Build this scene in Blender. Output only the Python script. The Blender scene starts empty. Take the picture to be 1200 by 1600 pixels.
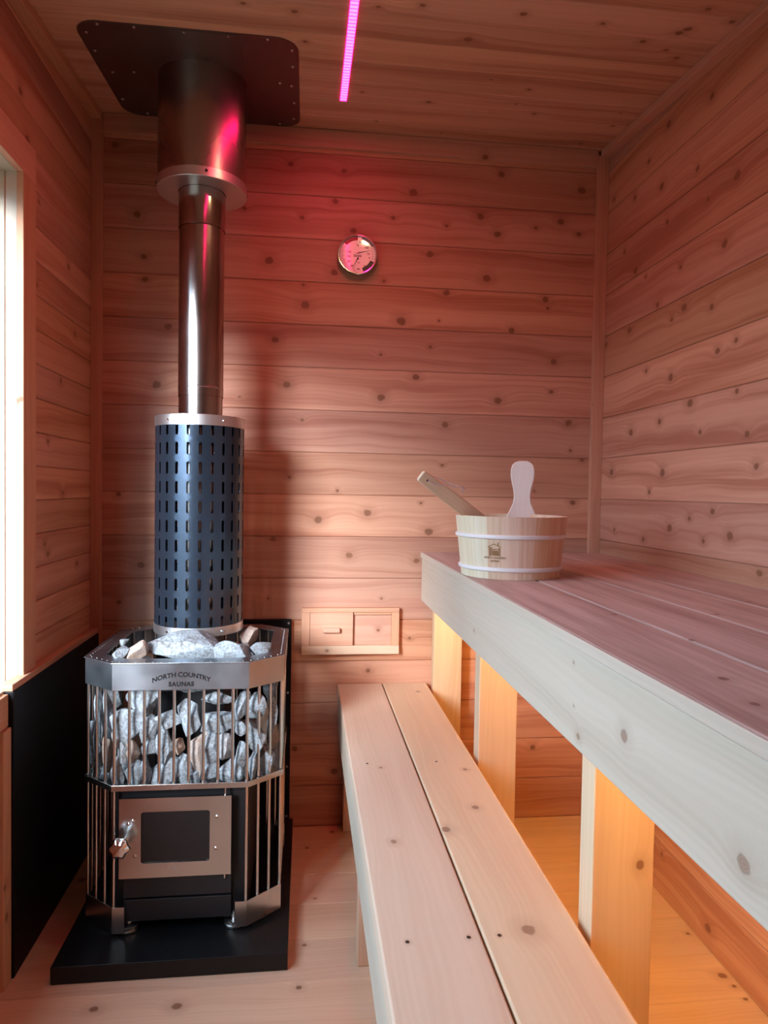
import bpy, math, random
from mathutils import Vector, Matrix, noise

# ------------------------------------------------------------------ camera, light, exposure
scene = bpy.context.scene
col = scene.collection
PI = math.pi
D, XL, XR = 2.1143, -0.6316, 0.9451          # back wall, left wall, right wall (metres)
YF = -0.75                                   # wall behind the camera
CZ = 1.0559

cam_d = bpy.data.cameras.new('camera')
cam_d.sensor_fit = 'VERTICAL'; cam_d.sensor_height = 36.0
cam_d.lens = 1063.2 / 1600 * 36.0
cam_d.clip_start = 0.02
cam = bpy.data.objects.new('camera', cam_d); col.objects.link(cam)
R_, U_, B_ = Vector((0.99328, -0.11451, 0.01655)), Vector((-0.01285, 0.03305, 0.99937)), Vector((-0.11498, -0.99287, 0.03136))
M = Matrix((R_, U_, B_)).transposed().to_4x4(); M.translation = (0, 0, CZ)
cam.matrix_world = M
scene.camera = cam

DAY = (0.57, 0.79, 1.0)
W_STR, SUN_STR, PINK, WARM, LEDSTR = 10.0, 14.5, 70.0, 110.0, 130.0
w = bpy.data.worlds.new('sky'); scene.world = w; w.use_nodes = True
bg = w.node_tree.nodes['Background']
bg.inputs['Strength'].default_value = W_STR
# overcast sky: bright above the horizon, dim ground below it
_nt = w.node_tree; _tc = _nt.nodes.new('ShaderNodeTexCoord'); _sp = _nt.nodes.new('ShaderNodeSeparateXYZ'); _rp = _nt.nodes.new('ShaderNodeValToRGB')
_nt.links.new(_tc.outputs['Generated'], _sp.inputs[0]); _mr = _nt.nodes.new('ShaderNodeMapRange'); _mr.inputs['From Min'].default_value = -1
_nt.links.new(_sp.outputs[2], _mr.inputs['Value']); _nt.links.new(_mr.outputs[0], _rp.inputs[0]); _nt.links.new(_rp.outputs[0], bg.inputs['Color'])
_rp.color_ramp.elements[0].position = 0.49; _rp.color_ramp.elements[0].color = (0.07, 0.08, 0.075, 1)
_rp.color_ramp.elements[1].position = 0.53; _rp.color_ramp.elements[1].color = (*DAY, 1)

sd = bpy.data.lights.new('sun', 'SUN'); sd.energy = SUN_STR; sd.angle = math.radians(26); sd.color = (0.88, 0.93, 1.0)
sun = bpy.data.objects.new('sun', sd); col.objects.link(sun)
sun.rotation_euler = Vector((0.53, 1.0, -0.42)).to_track_quat('-Z', 'Y').to_euler()
sun.location = (-2, -2, 3)

WY0, WY1, WZ0, WZ1 = 0.30, 1.578, 0.617, 1.735   # window opening in the left wall
pd = bpy.data.lights.new('window_portal', 'AREA'); pd.shape = 'RECTANGLE'; pd.size = WY1-WY0; pd.size_y = WZ1-WZ0
pd.cycles.is_portal = True
po = bpy.data.objects.new('window_portal', pd); col.objects.link(po)
po.location = (XL-0.10, (WY0+WY1)/2, (WZ0+WZ1)/2)
po.rotation_euler = Matrix(((0, 0, -1), (1, 0, 0), (0, -1, 0))).to_euler()   # emits towards +x

scene.view_settings.view_transform = 'Standard'; scene.view_settings.look = 'None'
scene.view_settings.gamma = 1; scene.view_settings.use_curve_mapping = False
scene.view_settings.exposure = 0.0
scene.cycles.use_denoising = True
try: scene.cycles.denoiser = 'OPENIMAGEDENOISE'
except Exception: pass
scene.cycles.max_bounces = 10; scene.cycles.diffuse_bounces = 6; scene.cycles.glossy_bounces = 5
scene.cycles.transmission_bounces = 6; scene.cycles.transparent_max_bounces = 8
scene.cycles.sample_clamp_indirect = 6
scene.cycles.caustics_reflective = False; scene.cycles.caustics_refractive = False

# ------------------------------------------------------------------ knots seen in the photo (along, across, radius)
KN_BACK= [(-0.058,2.041,0.0095),(0.105,2.030,0.0095),(0.320,1.980,0.0133),(0.079,1.937,0.0095),(-0.021,1.882,0.0076),(0.258,1.899,0.0076),(0.136,1.853,0.0095),(-0.119,1.748,0.0133),(0.079,1.722,0.0114),(0.233,1.704,0.0047),(-0.194,1.900,0.0076),(-0.008,1.620,0.0133),(-0.015,1.680,0.0057),(0.289,1.583,0.0152),(-0.098,1.510,0.0114),(0.227,1.478,0.0057),(-0.062,1.375,0.0114),(0.229,1.345,0.0123),(-0.203,1.333,0.0038),(-0.013,1.269,0.0057),(-0.050,1.092,0.0057),(0.098,1.053,0.0057),(0.041,0.962,0.0133),(0.193,0.986,0.0123),(0.138,0.853,0.0114),(0.351,0.837,0.0095),(0.241,0.717,0.0047),(-0.097,0.902,0.0095),(-0.110,0.718,0.0047),(-0.569,2.060,0.0114),(-0.506,1.862,0.0114),(-0.486,1.739,0.0095),(-0.483,1.673,0.0095),(-0.415,1.536,0.0114),(-0.447,1.362,0.0133),(-0.556,1.032,0.0076),(-0.490,0.821,0.0114),(-0.553,0.707,0.0076),(0.599,2.054,0.0114),(0.863,2.022,0.0133),(0.534,1.921,0.0114),(0.590,1.868,0.0114),(0.427,1.884,0.0057),(0.714,1.896,0.0057),(0.795,1.919,0.0114),(0.856,1.884,0.0076),(0.376,1.794,0.0114),(0.558,1.729,0.0133),(0.431,1.678,0.0114),(0.751,1.673,0.0114),(0.759,1.645,0.0057),(0.643,1.569,0.0114),(0.382,1.507,0.0057),(0.408,1.590,0.0038),(0.783,1.477,0.0114),(0.602,1.347,0.0123),(0.434,1.266,0.0114),(0.838,1.284,0.0123),(0.777,1.381,0.0076),(0.846,1.195,0.0057),(0.427,1.139,0.0057),(0.858,1.028,0.0095),(0.886,1.164,0.0057),(0.388,0.928,0.0133),(0.361,1.019,0.0047),(0.339,1.413,0.0114),(0.729,1.063,0.0038),(0.743,0.230,0.0095),(-0.024,0.247,0.0095),(0.101,0.172,0.0114),(0.203,0.489,0.0076),(0.333,0.591,0.0057),(0.231,0.618,0.0076)]
KN_RIGHT= [(1.544,2.003,0.0090),(1.740,2.040,0.0120),(1.843,1.992,0.0070),(1.921,1.923,0.0090),(1.768,1.890,0.0120),(2.059,1.976,0.0070),(1.597,1.859,0.0090),(1.438,1.770,0.0120),(1.548,1.764,0.0070),(1.734,1.781,0.0090),(1.476,1.633,0.0120),(1.661,1.639,0.0070),(1.977,1.785,0.0090),(1.904,1.707,0.0120),(1.842,1.670,0.0070),(1.520,1.502,0.0090),(1.639,1.531,0.0120),(1.697,1.515,0.0070),(1.773,1.573,0.0090),(1.930,1.542,0.0120),(1.423,1.403,0.0070),(1.491,1.392,0.0090),(1.693,1.365,0.0120),(1.824,1.404,0.0070),(2.087,1.533,0.0090),(1.599,1.285,0.0120),(1.414,1.289,0.0070),(1.744,1.254,0.0090),(1.905,1.237,0.0120),(1.551,1.210,0.0070),(1.374,1.191,0.0090),(1.721,1.116,0.0120),(1.788,1.064,0.0070),(1.340,1.120,0.0090),(2.025,1.125,0.0120),(1.995,0.947,0.0070),(1.814,0.932,0.0090),(1.677,0.971,0.0120),(1.587,0.999,0.0070),(1.491,1.020,0.0090),(1.423,0.967,0.0120),(1.524,0.948,0.0070),(1.319,0.897,0.0090),(1.457,0.049,0.0120),(1.667,0.110,0.0070)]
KN_CEIL= [(0.358,1.559,0.0112),(0.450,1.445,0.0080),(0.630,1.451,0.0064),(0.568,1.760,0.0064),(0.232,1.450,0.0064),(0.322,1.876,0.0080),(0.559,1.844,0.0048),(0.627,1.892,0.0064),(0.394,2.065,0.0048),(0.192,2.017,0.0040),(0.395,2.130,0.0040),(0.141,1.471,0.0048),(0.822,1.367,0.0064),(0.818,1.442,0.0080),(0.748,1.502,0.0080),(0.817,1.526,0.0048),(0.897,1.400,0.0080),(-0.037,1.516,0.0080),(-0.145,1.504,0.0064)]
KN_LEFT= [(1.602,1.918,0.0108),(1.640,1.832,0.0108),(1.707,1.721,0.0054),(1.908,1.635,0.0090),(1.959,1.471,0.0090),(1.852,1.326,0.0090),(1.696,1.525,0.0054),(1.765,1.163,0.0072),(1.868,1.036,0.0072),(1.980,0.839,0.0090),(1.744,0.912,0.0072)]
KN_FLOOR= [(-0.411,1.398,0.0090),(-0.247,1.390,0.0108),(0.011,1.554,0.0063),(-0.001,1.420,0.0072),(0.038,1.733,0.0036),(0.926,1.369,0.0108),(0.932,1.337,0.0054),(0.930,1.512,0.0054),(0.933,1.300,0.0054),(0.018,1.984,0.0054)]
KN_LOW= [(0.897,0.315,0.0121),(1.263,0.333,0.0077),(1.440,0.355,0.0055),(1.183,0.259,0.0099),(1.148,0.160,0.0066),(2.018,0.346,0.0055),(0.887,0.144,0.0028),(0.889,0.229,0.0028),(0.889,0.272,0.0028),(1.464,0.172,0.0044)]
KN_TOP= [(1.019,0.659,0.0050),(1.509,0.805,0.0040),(1.023,0.488,0.0060),(0.838,0.507,0.0050),(0.658,0.435,0.0070),(1.026,0.354,0.0050),(1.142,0.800,0.0060),(1.773,0.414,0.0040),(0.575,0.412,0.0060)]
KN_FAS= [(0.730,0.781,0.0088),(0.876,0.769,0.0024),(0.880,0.827,0.0024),(0.859,0.734,0.0056),(1.423,0.759,0.0040),(0.515,0.752,0.0096),(0.544,0.804,0.0048)]
STONES=[(-0.396,1.602,0.510,0.066,0.071),(-0.361,1.602,0.571,0.060,0.068),(-0.348,1.602,0.504,0.030,0.060),(-0.302,1.602,0.519,0.051,0.042),(-0.259,1.602,0.527,0.039,0.075),(-0.312,1.602,0.463,0.036,0.075),(-0.345,1.602,0.459,0.033,0.039),(-0.282,1.602,0.461,0.023,0.036),(-0.416,1.602,0.483,0.024,0.036),(-0.385,1.602,0.450,0.027,0.060),(-0.406,1.602,0.451,0.021,0.054),(-0.416,1.602,0.391,0.026,0.063),(-0.380,1.602,0.396,0.033,0.054),(-0.353,1.602,0.407,0.018,0.060),(-0.314,1.602,0.397,0.066,0.054),(-0.268,1.602,0.405,0.036,0.063),(-0.237,1.602,0.435,0.036,0.099),(-0.209,1.602,0.448,0.030,0.075),(-0.189,1.602,0.511,0.069,0.042),(-0.178,1.602,0.459,0.027,0.057),(-0.140,1.602,0.431,0.030,0.072),(-0.210,1.602,0.385,0.030,0.048),(-0.163,1.602,0.389,0.057,0.051),(-0.141,1.602,0.552,0.030,0.060),(-0.107,1.622,0.548,0.043,0.055),(-0.108,1.620,0.481,0.043,0.070),(-0.072,1.661,0.504,0.022,0.103),(-0.085,1.646,0.412,0.037,0.071),(-0.141,1.602,0.501,0.024,0.030),(-0.194,1.602,0.571,0.060,0.027),(-0.114,1.612,0.408,0.021,0.061),(-0.468,1.635,0.516,0.018,0.123),(-0.441,1.615,0.539,0.018,0.091),(-0.468,1.635,0.430,0.018,0.052),(-0.444,1.618,0.439,0.021,0.073),(-0.490,1.651,0.452,0.014,0.093),(-0.457,1.627,0.382,0.028,0.034),(-0.246,1.602,0.378,0.021,0.030)]
TOPST=[(-0.285,1.690,0.668,0.205,0.074),(-0.389,1.640,0.669,0.052,0.056),(-0.421,1.630,0.663,0.040,0.031),(-0.168,1.648,0.664,0.088,0.054),(-0.149,1.860,0.656,0.052,0.056),(-0.105,1.672,0.660,0.053,0.040),(-0.436,1.720,0.674,0.023,0.016)]

# ------------------------------------------------------------------ materials
NK = 6
def new_mat(name):
    m = bpy.data.materials.new(name); m.use_nodes = True
    nt = m.node_tree; b = nt.nodes['Principled BSDF']
    return m, nt, b
def nd(nt, t, **kw):
    n = nt.nodes.new(t)
    for k, v in kw.items(): setattr(n, k, v)
    return n
def ramp(nt, fac, stops, interp='LINEAR'):
    r = nd(nt, 'ShaderNodeValToRGB'); r.color_ramp.interpolation = interp
    cr = r.color_ramp
    while len(cr.elements) < len(stops): cr.elements.new(0.5)
    for e, (p, c) in zip(cr.elements, stops):
        e.position = p; e.color = (*c, 1) if len(c) == 3 else c
    nt.links.new(fac, r.inputs[0]); return r.outputs[0]
def math_(nt, op, a, b=None, c=None):
    n = nd(nt, 'ShaderNodeMath', operation=op)
    for i, v in enumerate((a, b, c)):
        if v is None: continue
        if isinstance(v, (int, float)): n.inputs[i].default_value = v
        else: nt.links.new(v, n.inputs[i])
    return n.outputs[0]
def mixc(nt, fac, a, b, mode='MIX'):
    n = nd(nt, 'ShaderNodeMix', data_type='RGBA', blend_type=mode)
    for s, v in ((n.inputs[0], fac), (n.inputs[6], a), (n.inputs[7], b)):
        if isinstance(v, (int, float)): s.default_value = v
        elif isinstance(v, tuple): s.default_value = (*v, 1)
        else: nt.links.new(v, s)
    return n.outputs[2]

def wood(name, light, dark, rough=0.6, knot=(0.25, 0.105, 0.05), tone=0.16, streak=0.5, pale=0.0, bump=0.25, contrast=0.0):
    m, nt, b = new_mat(name); L = nt.links.new
    uv = nd(nt, 'ShaderNodeUVMap', uv_map='gc').outputs[0]
    rnd = nd(nt, 'ShaderNodeAttribute', attribute_name='rnd').outputs['Fac']
    sep = nd(nt, 'ShaderNodeSeparateXYZ'); L(uv, sep.inputs[0]); u, v = sep.outputs[0], sep.outputs[1]
    K = None
    for i in range(NK):
        a = nd(nt, 'ShaderNodeAttribute', attribute_name='k%d' % i).outputs['Vector']
        s = nd(nt, 'ShaderNodeVectorMath', operation='SUBTRACT'); L(uv, s.inputs[0]); L(a, s.inputs[1])
        # squash: knots are a little longer along the grain
        s2 = nd(nt, 'ShaderNodeVectorMath', operation='MULTIPLY'); L(s.outputs[0], s2.inputs[0]); s2.inputs[1].default_value = (0.85, 1, 0)
        ln = nd(nt, 'ShaderNodeVectorMath', operation='LENGTH'); L(s2.outputs[0], ln.inputs[0])
        sp = nd(nt, 'ShaderNodeSeparateXYZ'); L(a, sp.inputs[0])
        d = math_(nt, 'MULTIPLY', ln.outputs['Value'], sp.outputs[2])
        K = d if K is None else math_(nt, 'MINIMUM', K, d)
    off = math_(nt, 'MULTIPLY', rnd, 41.0)
    def vec(ux, vx, z=off):
        c = nd(nt, 'ShaderNodeCombineXYZ')
        for i, t in enumerate((ux, vx, z)):
            if isinstance(t, (int, float)): c.inputs[i].default_value = t
            else: L(t, c.inputs[i])
        return c.outputs[0]
    def noi(vc, det=3, scale=1.0, ro=0.55):
        n = nd(nt, 'ShaderNodeTexNoise'); n.inputs['Scale'].default_value = scale
        n.inputs['Detail'].default_value = det; n.inputs['Roughness'].default_value = ro; L(vc, n.inputs['Vector']); return n.outputs['Fac']
    # irregular knot outline
    wob = noi(vec(math_(nt, 'MULTIPLY', u, 70), math_(nt, 'MULTIPLY', v, 70)), 2)
    Kw = math_(nt, 'ADD', K, math_(nt, 'MULTIPLY_ADD', wob, 0.8, -0.4))
    # grain coordinate, pushed aside around each knot
    g2 = math_(nt, 'POWER', 2.718, math_(nt, 'MULTIPLY', math_(nt, 'MULTIPLY', K, K), -0.10))
    warp = noi(vec(math_(nt, 'MULTIPLY', u, 2.2), math_(nt, 'MULTIPLY', v, 9)), 2)
    g = math_(nt, 'ADD', v, math_(nt, 'MULTIPLY', warp, 0.06))
    g = math_(nt, 'ADD', g, math_(nt, 'MULTIPLY', g2, 0.015))
    broad = noi(vec(math_(nt, 'MULTIPLY', u, 0.9), math_(nt, 'MULTIPLY', g, 22)), 3)
    mid = noi(vec(math_(nt, 'MULTIPLY', u, 1.3), math_(nt, 'MULTIPLY', g, 95)), 3)
    fine = noi(vec(math_(nt, 'MULTIPLY', u, 8), math_(nt, 'MULTIPLY', g, 620)), 2)
    rings = math_(nt, 'MULTIPLY_ADD', math_(nt, 'SINE', math_(nt, 'MULTIPLY', g, 560.0)), 0.5, 0.5)
    patch = noi(vec(math_(nt, 'MULTIPLY', u, 5), math_(nt, 'MULTIPLY', v, 14)), 2)
    rings = math_(nt, 'MULTIPLY', rings, math_(nt, 'SMOOTH_MIN', 1.0, math_(nt, 'MULTIPLY', patch, 0.8), 0.1))
    f = math_(nt, 'MULTIPLY_ADD', broad, 0.60 + contrast, -0.5*contrast)
    f = math_(nt, 'ADD', f, math_(nt, 'MULTIPLY', mid, 0.45 * streak * 2))
    f = math_(nt, 'ADD', f, math_(nt, 'MULTIPLY', fine, 0.12))
    f = math_(nt, 'ADD', f, math_(nt, 'MULTIPLY', rings, 0.13))
    c = ramp(nt, f, [(0.42, light), (0.62, tuple((a*1.3 + b_*0.7)/2 for a, b_ in zip(light, dark))), (0.86, dark)])
    # each board has its own tone
    hs = nd(nt, 'ShaderNodeHueSaturation'); L(c, hs.inputs['Color'])
    L(math_(nt, 'MULTIPLY_ADD', rnd, tone*2, 1.0 - tone), hs.inputs['Value'])
    r2 = math_(nt, 'FRACT', math_(nt, 'MULTIPLY', rnd, 17.3))
    L(math_(nt, 'MULTIPLY_ADD', r2, 0.012, 0.494), hs.inputs['Hue'])
    L(math_(nt, 'MULTIPLY_ADD', r2, 0.12, 0.95), hs.inputs['Saturation'])
    c = hs.outputs[0]
    # knots
    halo = ramp(nt, math_(nt, 'MULTIPLY', Kw, 0.2), [(0.14, (1, 1, 1)), (0.30, (0.55,)*3), (0.70, (0, 0, 0))])
    c = mixc(nt, math_(nt, 'MULTIPLY', halo, 0.50), c, tuple(x*0.55 + y*0.4 for x, y in zip(dark, knot)))
    kr = math_(nt, 'MULTIPLY_ADD', math_(nt, 'SINE', math_(nt, 'MULTIPLY', Kw, 17.0)), 0.5, 0.5)
    kc = mixc(nt, math_(nt, 'MULTIPLY', kr, 0.55), knot, tuple(x*0.45 for x in knot))
    rim = ramp(nt, Kw, [(0.72, (0, 0, 0)), (0.90, (1, 1, 1)), (1.02, (0, 0, 0))])
    kc = mixc(nt, math_(nt, 'MULTIPLY', rim, 0.6), kc, tuple(x*0.25 for x in knot))
    kmask = ramp(nt, math_(nt, 'MULTIPLY', Kw, 0.7), [(0.50, (1, 1, 1)), (0.78, (0, 0, 0))])
    c = mixc(nt, math_(nt, 'MULTIPLY', kmask, 0.80), c, kc)
    if pale:
        pn = noi(vec(math_(nt, 'MULTIPLY', u, 3), math_(nt, 'MULTIPLY', v, 30), 3.3), 3)
        c = mixc(nt, ramp(nt, pn, [(0.45, (0, 0, 0)), (0.7, (pale,)*3)]), c, (0.30, 0.17, 0.14))
    L(c, b.inputs['Base Color'])
    b.inputs['Roughness'].default_value = rough
    b.inputs['Specular IOR Level'].default_value = 0.35
    bp = nd(nt, 'ShaderNodeBump'); bp.inputs['Strength'].default_value = bump; bp.inputs['Distance'].default_value = 0.0012
    L(math_(nt, 'ADD', mid, math_(nt, 'MULTIPLY', kmask, -0.25)), bp.inputs['Height']); L(bp.outputs[0], b.inputs['Normal'])
    return m

def simple(name, colr, rough=0.5, metal=0.0, emit=None, estr=0, noise_amt=0.0, nscale=20, spec=None, bump=0.0, aniso=0.0):
    m, nt, b = new_mat(name)
    b.inputs['Base Color'].default_value = (*colr, 1); b.inputs['Roughness'].default_value = rough
    b.inputs['Metallic'].default_value = metal
    if spec is not None: b.inputs['Specular IOR Level'].default_value = spec
    if aniso:
        b.inputs['Anisotropic'].default_value = aniso
    if emit: b.inputs['Emission Color'].default_value = (*emit, 1); b.inputs['Emission Strength'].default_value = estr
    if noise_amt or bump:
        tc = nd(nt, 'ShaderNodeTexCoord'); n = nd(nt, 'ShaderNodeTexNoise'); n.inputs['Scale'].default_value = nscale
        n.inputs['Detail'].default_value = 5; nt.links.new(tc.outputs['Object'], n.inputs['Vector'])
        if noise_amt:
            a = tuple(max(0, x*(1-noise_amt)) for x in colr); c2 = tuple(min(1, x*(1+noise_amt)) for x in colr)
            nt.links.new(ramp(nt, n.outputs['Fac'], [(0.35, a), (0.65, c2)]), b.inputs['Base Color'])
            nt.links.new(math_(nt, 'MULTIPLY_ADD', n.outputs['Fac'], 0.25, rough-0.12), b.inputs['Roughness'])
        if bump:
            bp = nd(nt, 'ShaderNodeBump'); bp.inputs['Strength'].default_value = bump; bp.inputs['Distance'].default_value = 0.002
            nt.links.new(n.outputs['Fac'], bp.inputs['Height']); nt.links.new(bp.outputs[0], b.inputs['Normal'])
    return m

W_WALL = wood('cedar_wall', (0.62, 0.345, 0.225), (0.43, 0.185, 0.11), tone=0.15, contrast=0.75)
W_CEIL = wood('cedar_ceiling', (0.68, 0.40, 0.27), (0.46, 0.225, 0.14), tone=0.10, contrast=0.7)
W_FLOOR = wood('pine_floor', (0.74, 0.52, 0.37), (0.56, 0.34, 0.22), tone=0.08, streak=0.35)
W_BENCH = wood('bench_board', (0.74, 0.57, 0.41), (0.60, 0.39, 0.255), tone=0.05, streak=0.3, knot=(0.34, 0.19, 0.12))
W_TOP = wood('upper_bench_board', (0.68, 0.53, 0.47), (0.48, 0.33, 0.28), tone=0.07, streak=0.6, pale=0.55, rough=0.55, knot=(0.26, 0.13, 0.10))
W_EDGE = wood('pale_fascia', (0.62, 0.53, 0.43), (0.47, 0.37, 0.28), tone=0.04, streak=0.3, knot=(0.36, 0.22, 0.15))
W_POST = wood('post_wood', (0.76, 0.56, 0.38), (0.58, 0.36, 0.22), tone=0.06, streak=0.4)
W_TRIM = wood('trim_wood', (0.66, 0.38, 0.25), (0.50, 0.25, 0.155), tone=0.08)
W_JAMB = wood('window_jamb_wood', (0.56, 0.50, 0.40), (0.42, 0.36, 0.28), tone=0.04, streak=0.3)
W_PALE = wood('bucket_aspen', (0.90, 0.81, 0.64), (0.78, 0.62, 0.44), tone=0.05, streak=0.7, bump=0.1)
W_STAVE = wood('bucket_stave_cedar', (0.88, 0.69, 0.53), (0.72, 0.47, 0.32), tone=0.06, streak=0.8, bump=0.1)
W_WHITE = wood('white_birch', (0.86, 0.78, 0.72), (0.74, 0.62, 0.54), tone=0.02, streak=0.4, bump=0.1)

STEEL = simple('stainless_steel', (0.62, 0.61, 0.59), 0.24, 1.0, noise_amt=0.10, nscale=6)
STEEL_ROD = simple('polished_rod', (0.70, 0.68, 0.65), 0.22, 1.0)
STEEL_RIM = simple('rim_steel', (0.36, 0.39, 0.42), 0.30, 1.0, noise_amt=0.10, nscale=9)
GALV = simple('ring_aluminium', (0.70, 0.70, 0.70), 0.38, 1.0)
FLUE = simple('flue_steel', (0.42, 0.37, 0.35), 0.20, 1.0, noise_amt=0.18, nscale=5)
DUCT = simple('duct_steel', (0.36, 0.30, 0.27), 0.24, 1.0, noise_amt=0.15, nscale=4)
PLATE = simple('ceiling_plate_steel', (0.20, 0.165, 0.155), 0.42, 1.0, noise_amt=0.12, nscale=5)
BLACK = simple('black_heat_board', (0.006, 0.006, 0.007), 0.5, 0.0, spec=0.15)
BLACKM = simple('black_stove_paint', (0.010, 0.010, 0.012), 0.45, 0.0, spec=0.3)
HEARTH = simple('black_hearth_board', (0.007, 0.0075, 0.009), 0.32, 0.0, spec=0.35)
GUARD = simple('black_powder_coat', (0.038, 0.056, 0.084), 0.24, 0.75, spec=0.6)
DARKIN = simple('dark_inside', (0.015, 0.014, 0.013), 0.7)
DGLASS = simple('stove_glass', (0.012, 0.011, 0.012), 0.08, 0.0, spec=0.5)
INK = simple('black_ink', (0.015, 0.014, 0.014), 0.9, spec=0.05)
BURN = simple('burnt_logo', (0.30, 0.15, 0.05), 0.7)
DIAL = simple('dial_face', (0.93, 0.92, 0.94), 0.5, 0.45)
DIAL.node_tree.nodes['Principled BSDF'].inputs['Coat Weight'].default_value = 1.0
DIAL.node_tree.nodes['Principled BSDF'].inputs['Coat Roughness'].default_value = 0.06
REDB = simple('dial_red', (0.42, 0.01, 0.03), 0.4)
DARKB = simple('dial_dark', (0.03, 0.045, 0.03), 0.4)
CHROME = simple('chrome', (0.8, 0.8, 0.8), 0.10, 1.0)
CORD = simple('cord', (0.72, 0.62, 0.62), 0.8)
SCREW = simple('screw_head', (0.55, 0.52, 0.5), 0.3, 1.0)
BAND = simple('bucket_band', (0.84, 0.80, 0.78), 0.5)

def stone_mat():
    m, nt, b = new_mat('olivine_stone'); L = nt.links.new
    tc = nd(nt, 'ShaderNodeTexCoord'); oi = nd(nt, 'ShaderNodeObjectInfo')
    mp = nd(nt, 'ShaderNodeVectorMath', operation='ADD'); L(tc.outputs['Object'], mp.inputs[0])
    cx = nd(nt, 'ShaderNodeCombineXYZ'); L(math_(nt, 'MULTIPLY', oi.outputs['Random'], 9.0), cx.inputs[0]); L(cx.outputs[0], mp.inputs[1])
    n1 = nd(nt, 'ShaderNodeTexNoise'); n1.inputs['Scale'].default_value = 28; n1.inputs['Detail'].default_value = 6; n1.inputs['Roughness'].default_value = 0.7; L(mp.outputs[0], n1.inputs['Vector'])
    n2 = nd(nt, 'ShaderNodeTexNoise'); n2.inputs['Scale'].default_value = 180; n2.inputs['Detail'].default_value = 4; L(mp.outputs[0], n2.inputs['Vector'])
    c = ramp(nt, n1.outputs['Fac'], [(0.36, (0.11, 0.09, 0.08)), (0.46, (0.20, 0.225, 0.24)), (0.66, (0.32, 0.375, 0.42))])
    c = mixc(nt, 0.45, c, ramp(nt, n2.outputs['Fac'], [(0.38, (0.08, 0.075, 0.075)), (0.58, (0.32, 0.37, 0.41))]))
    c = mixc(nt, ramp(nt, oi.outputs['Random'], [(0.80, (0, 0, 0)), (0.95, (0.65,)*3)]), c, (0.42, 0.25, 0.15))
    L(c, b.inputs['Base Color']); b.inputs['Roughness'].default_value = 0.75
    bp = nd(nt, 'ShaderNodeBump'); bp.inputs['Strength'].default_value = 0.8; bp.inputs['Distance'].default_value = 0.003
    L(math_(nt, 'ADD', n1.outputs['Fac'], math_(nt, 'MULTIPLY', n2.outputs['Fac'], 0.5)), bp.inputs['Height']); L(bp.outputs[0], b.inputs['Normal'])
    return m
STONE = stone_mat()

def emitter(name, colr, s):
    m, nt, b = new_mat(name)
    b.inputs['Base Color'].default_value = (0.8, 0.8, 0.8, 1)
    b.inputs['Emission Color'].default_value = (*colr, 1); b.inputs['Emission Strength'].default_value = s
    return m

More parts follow.
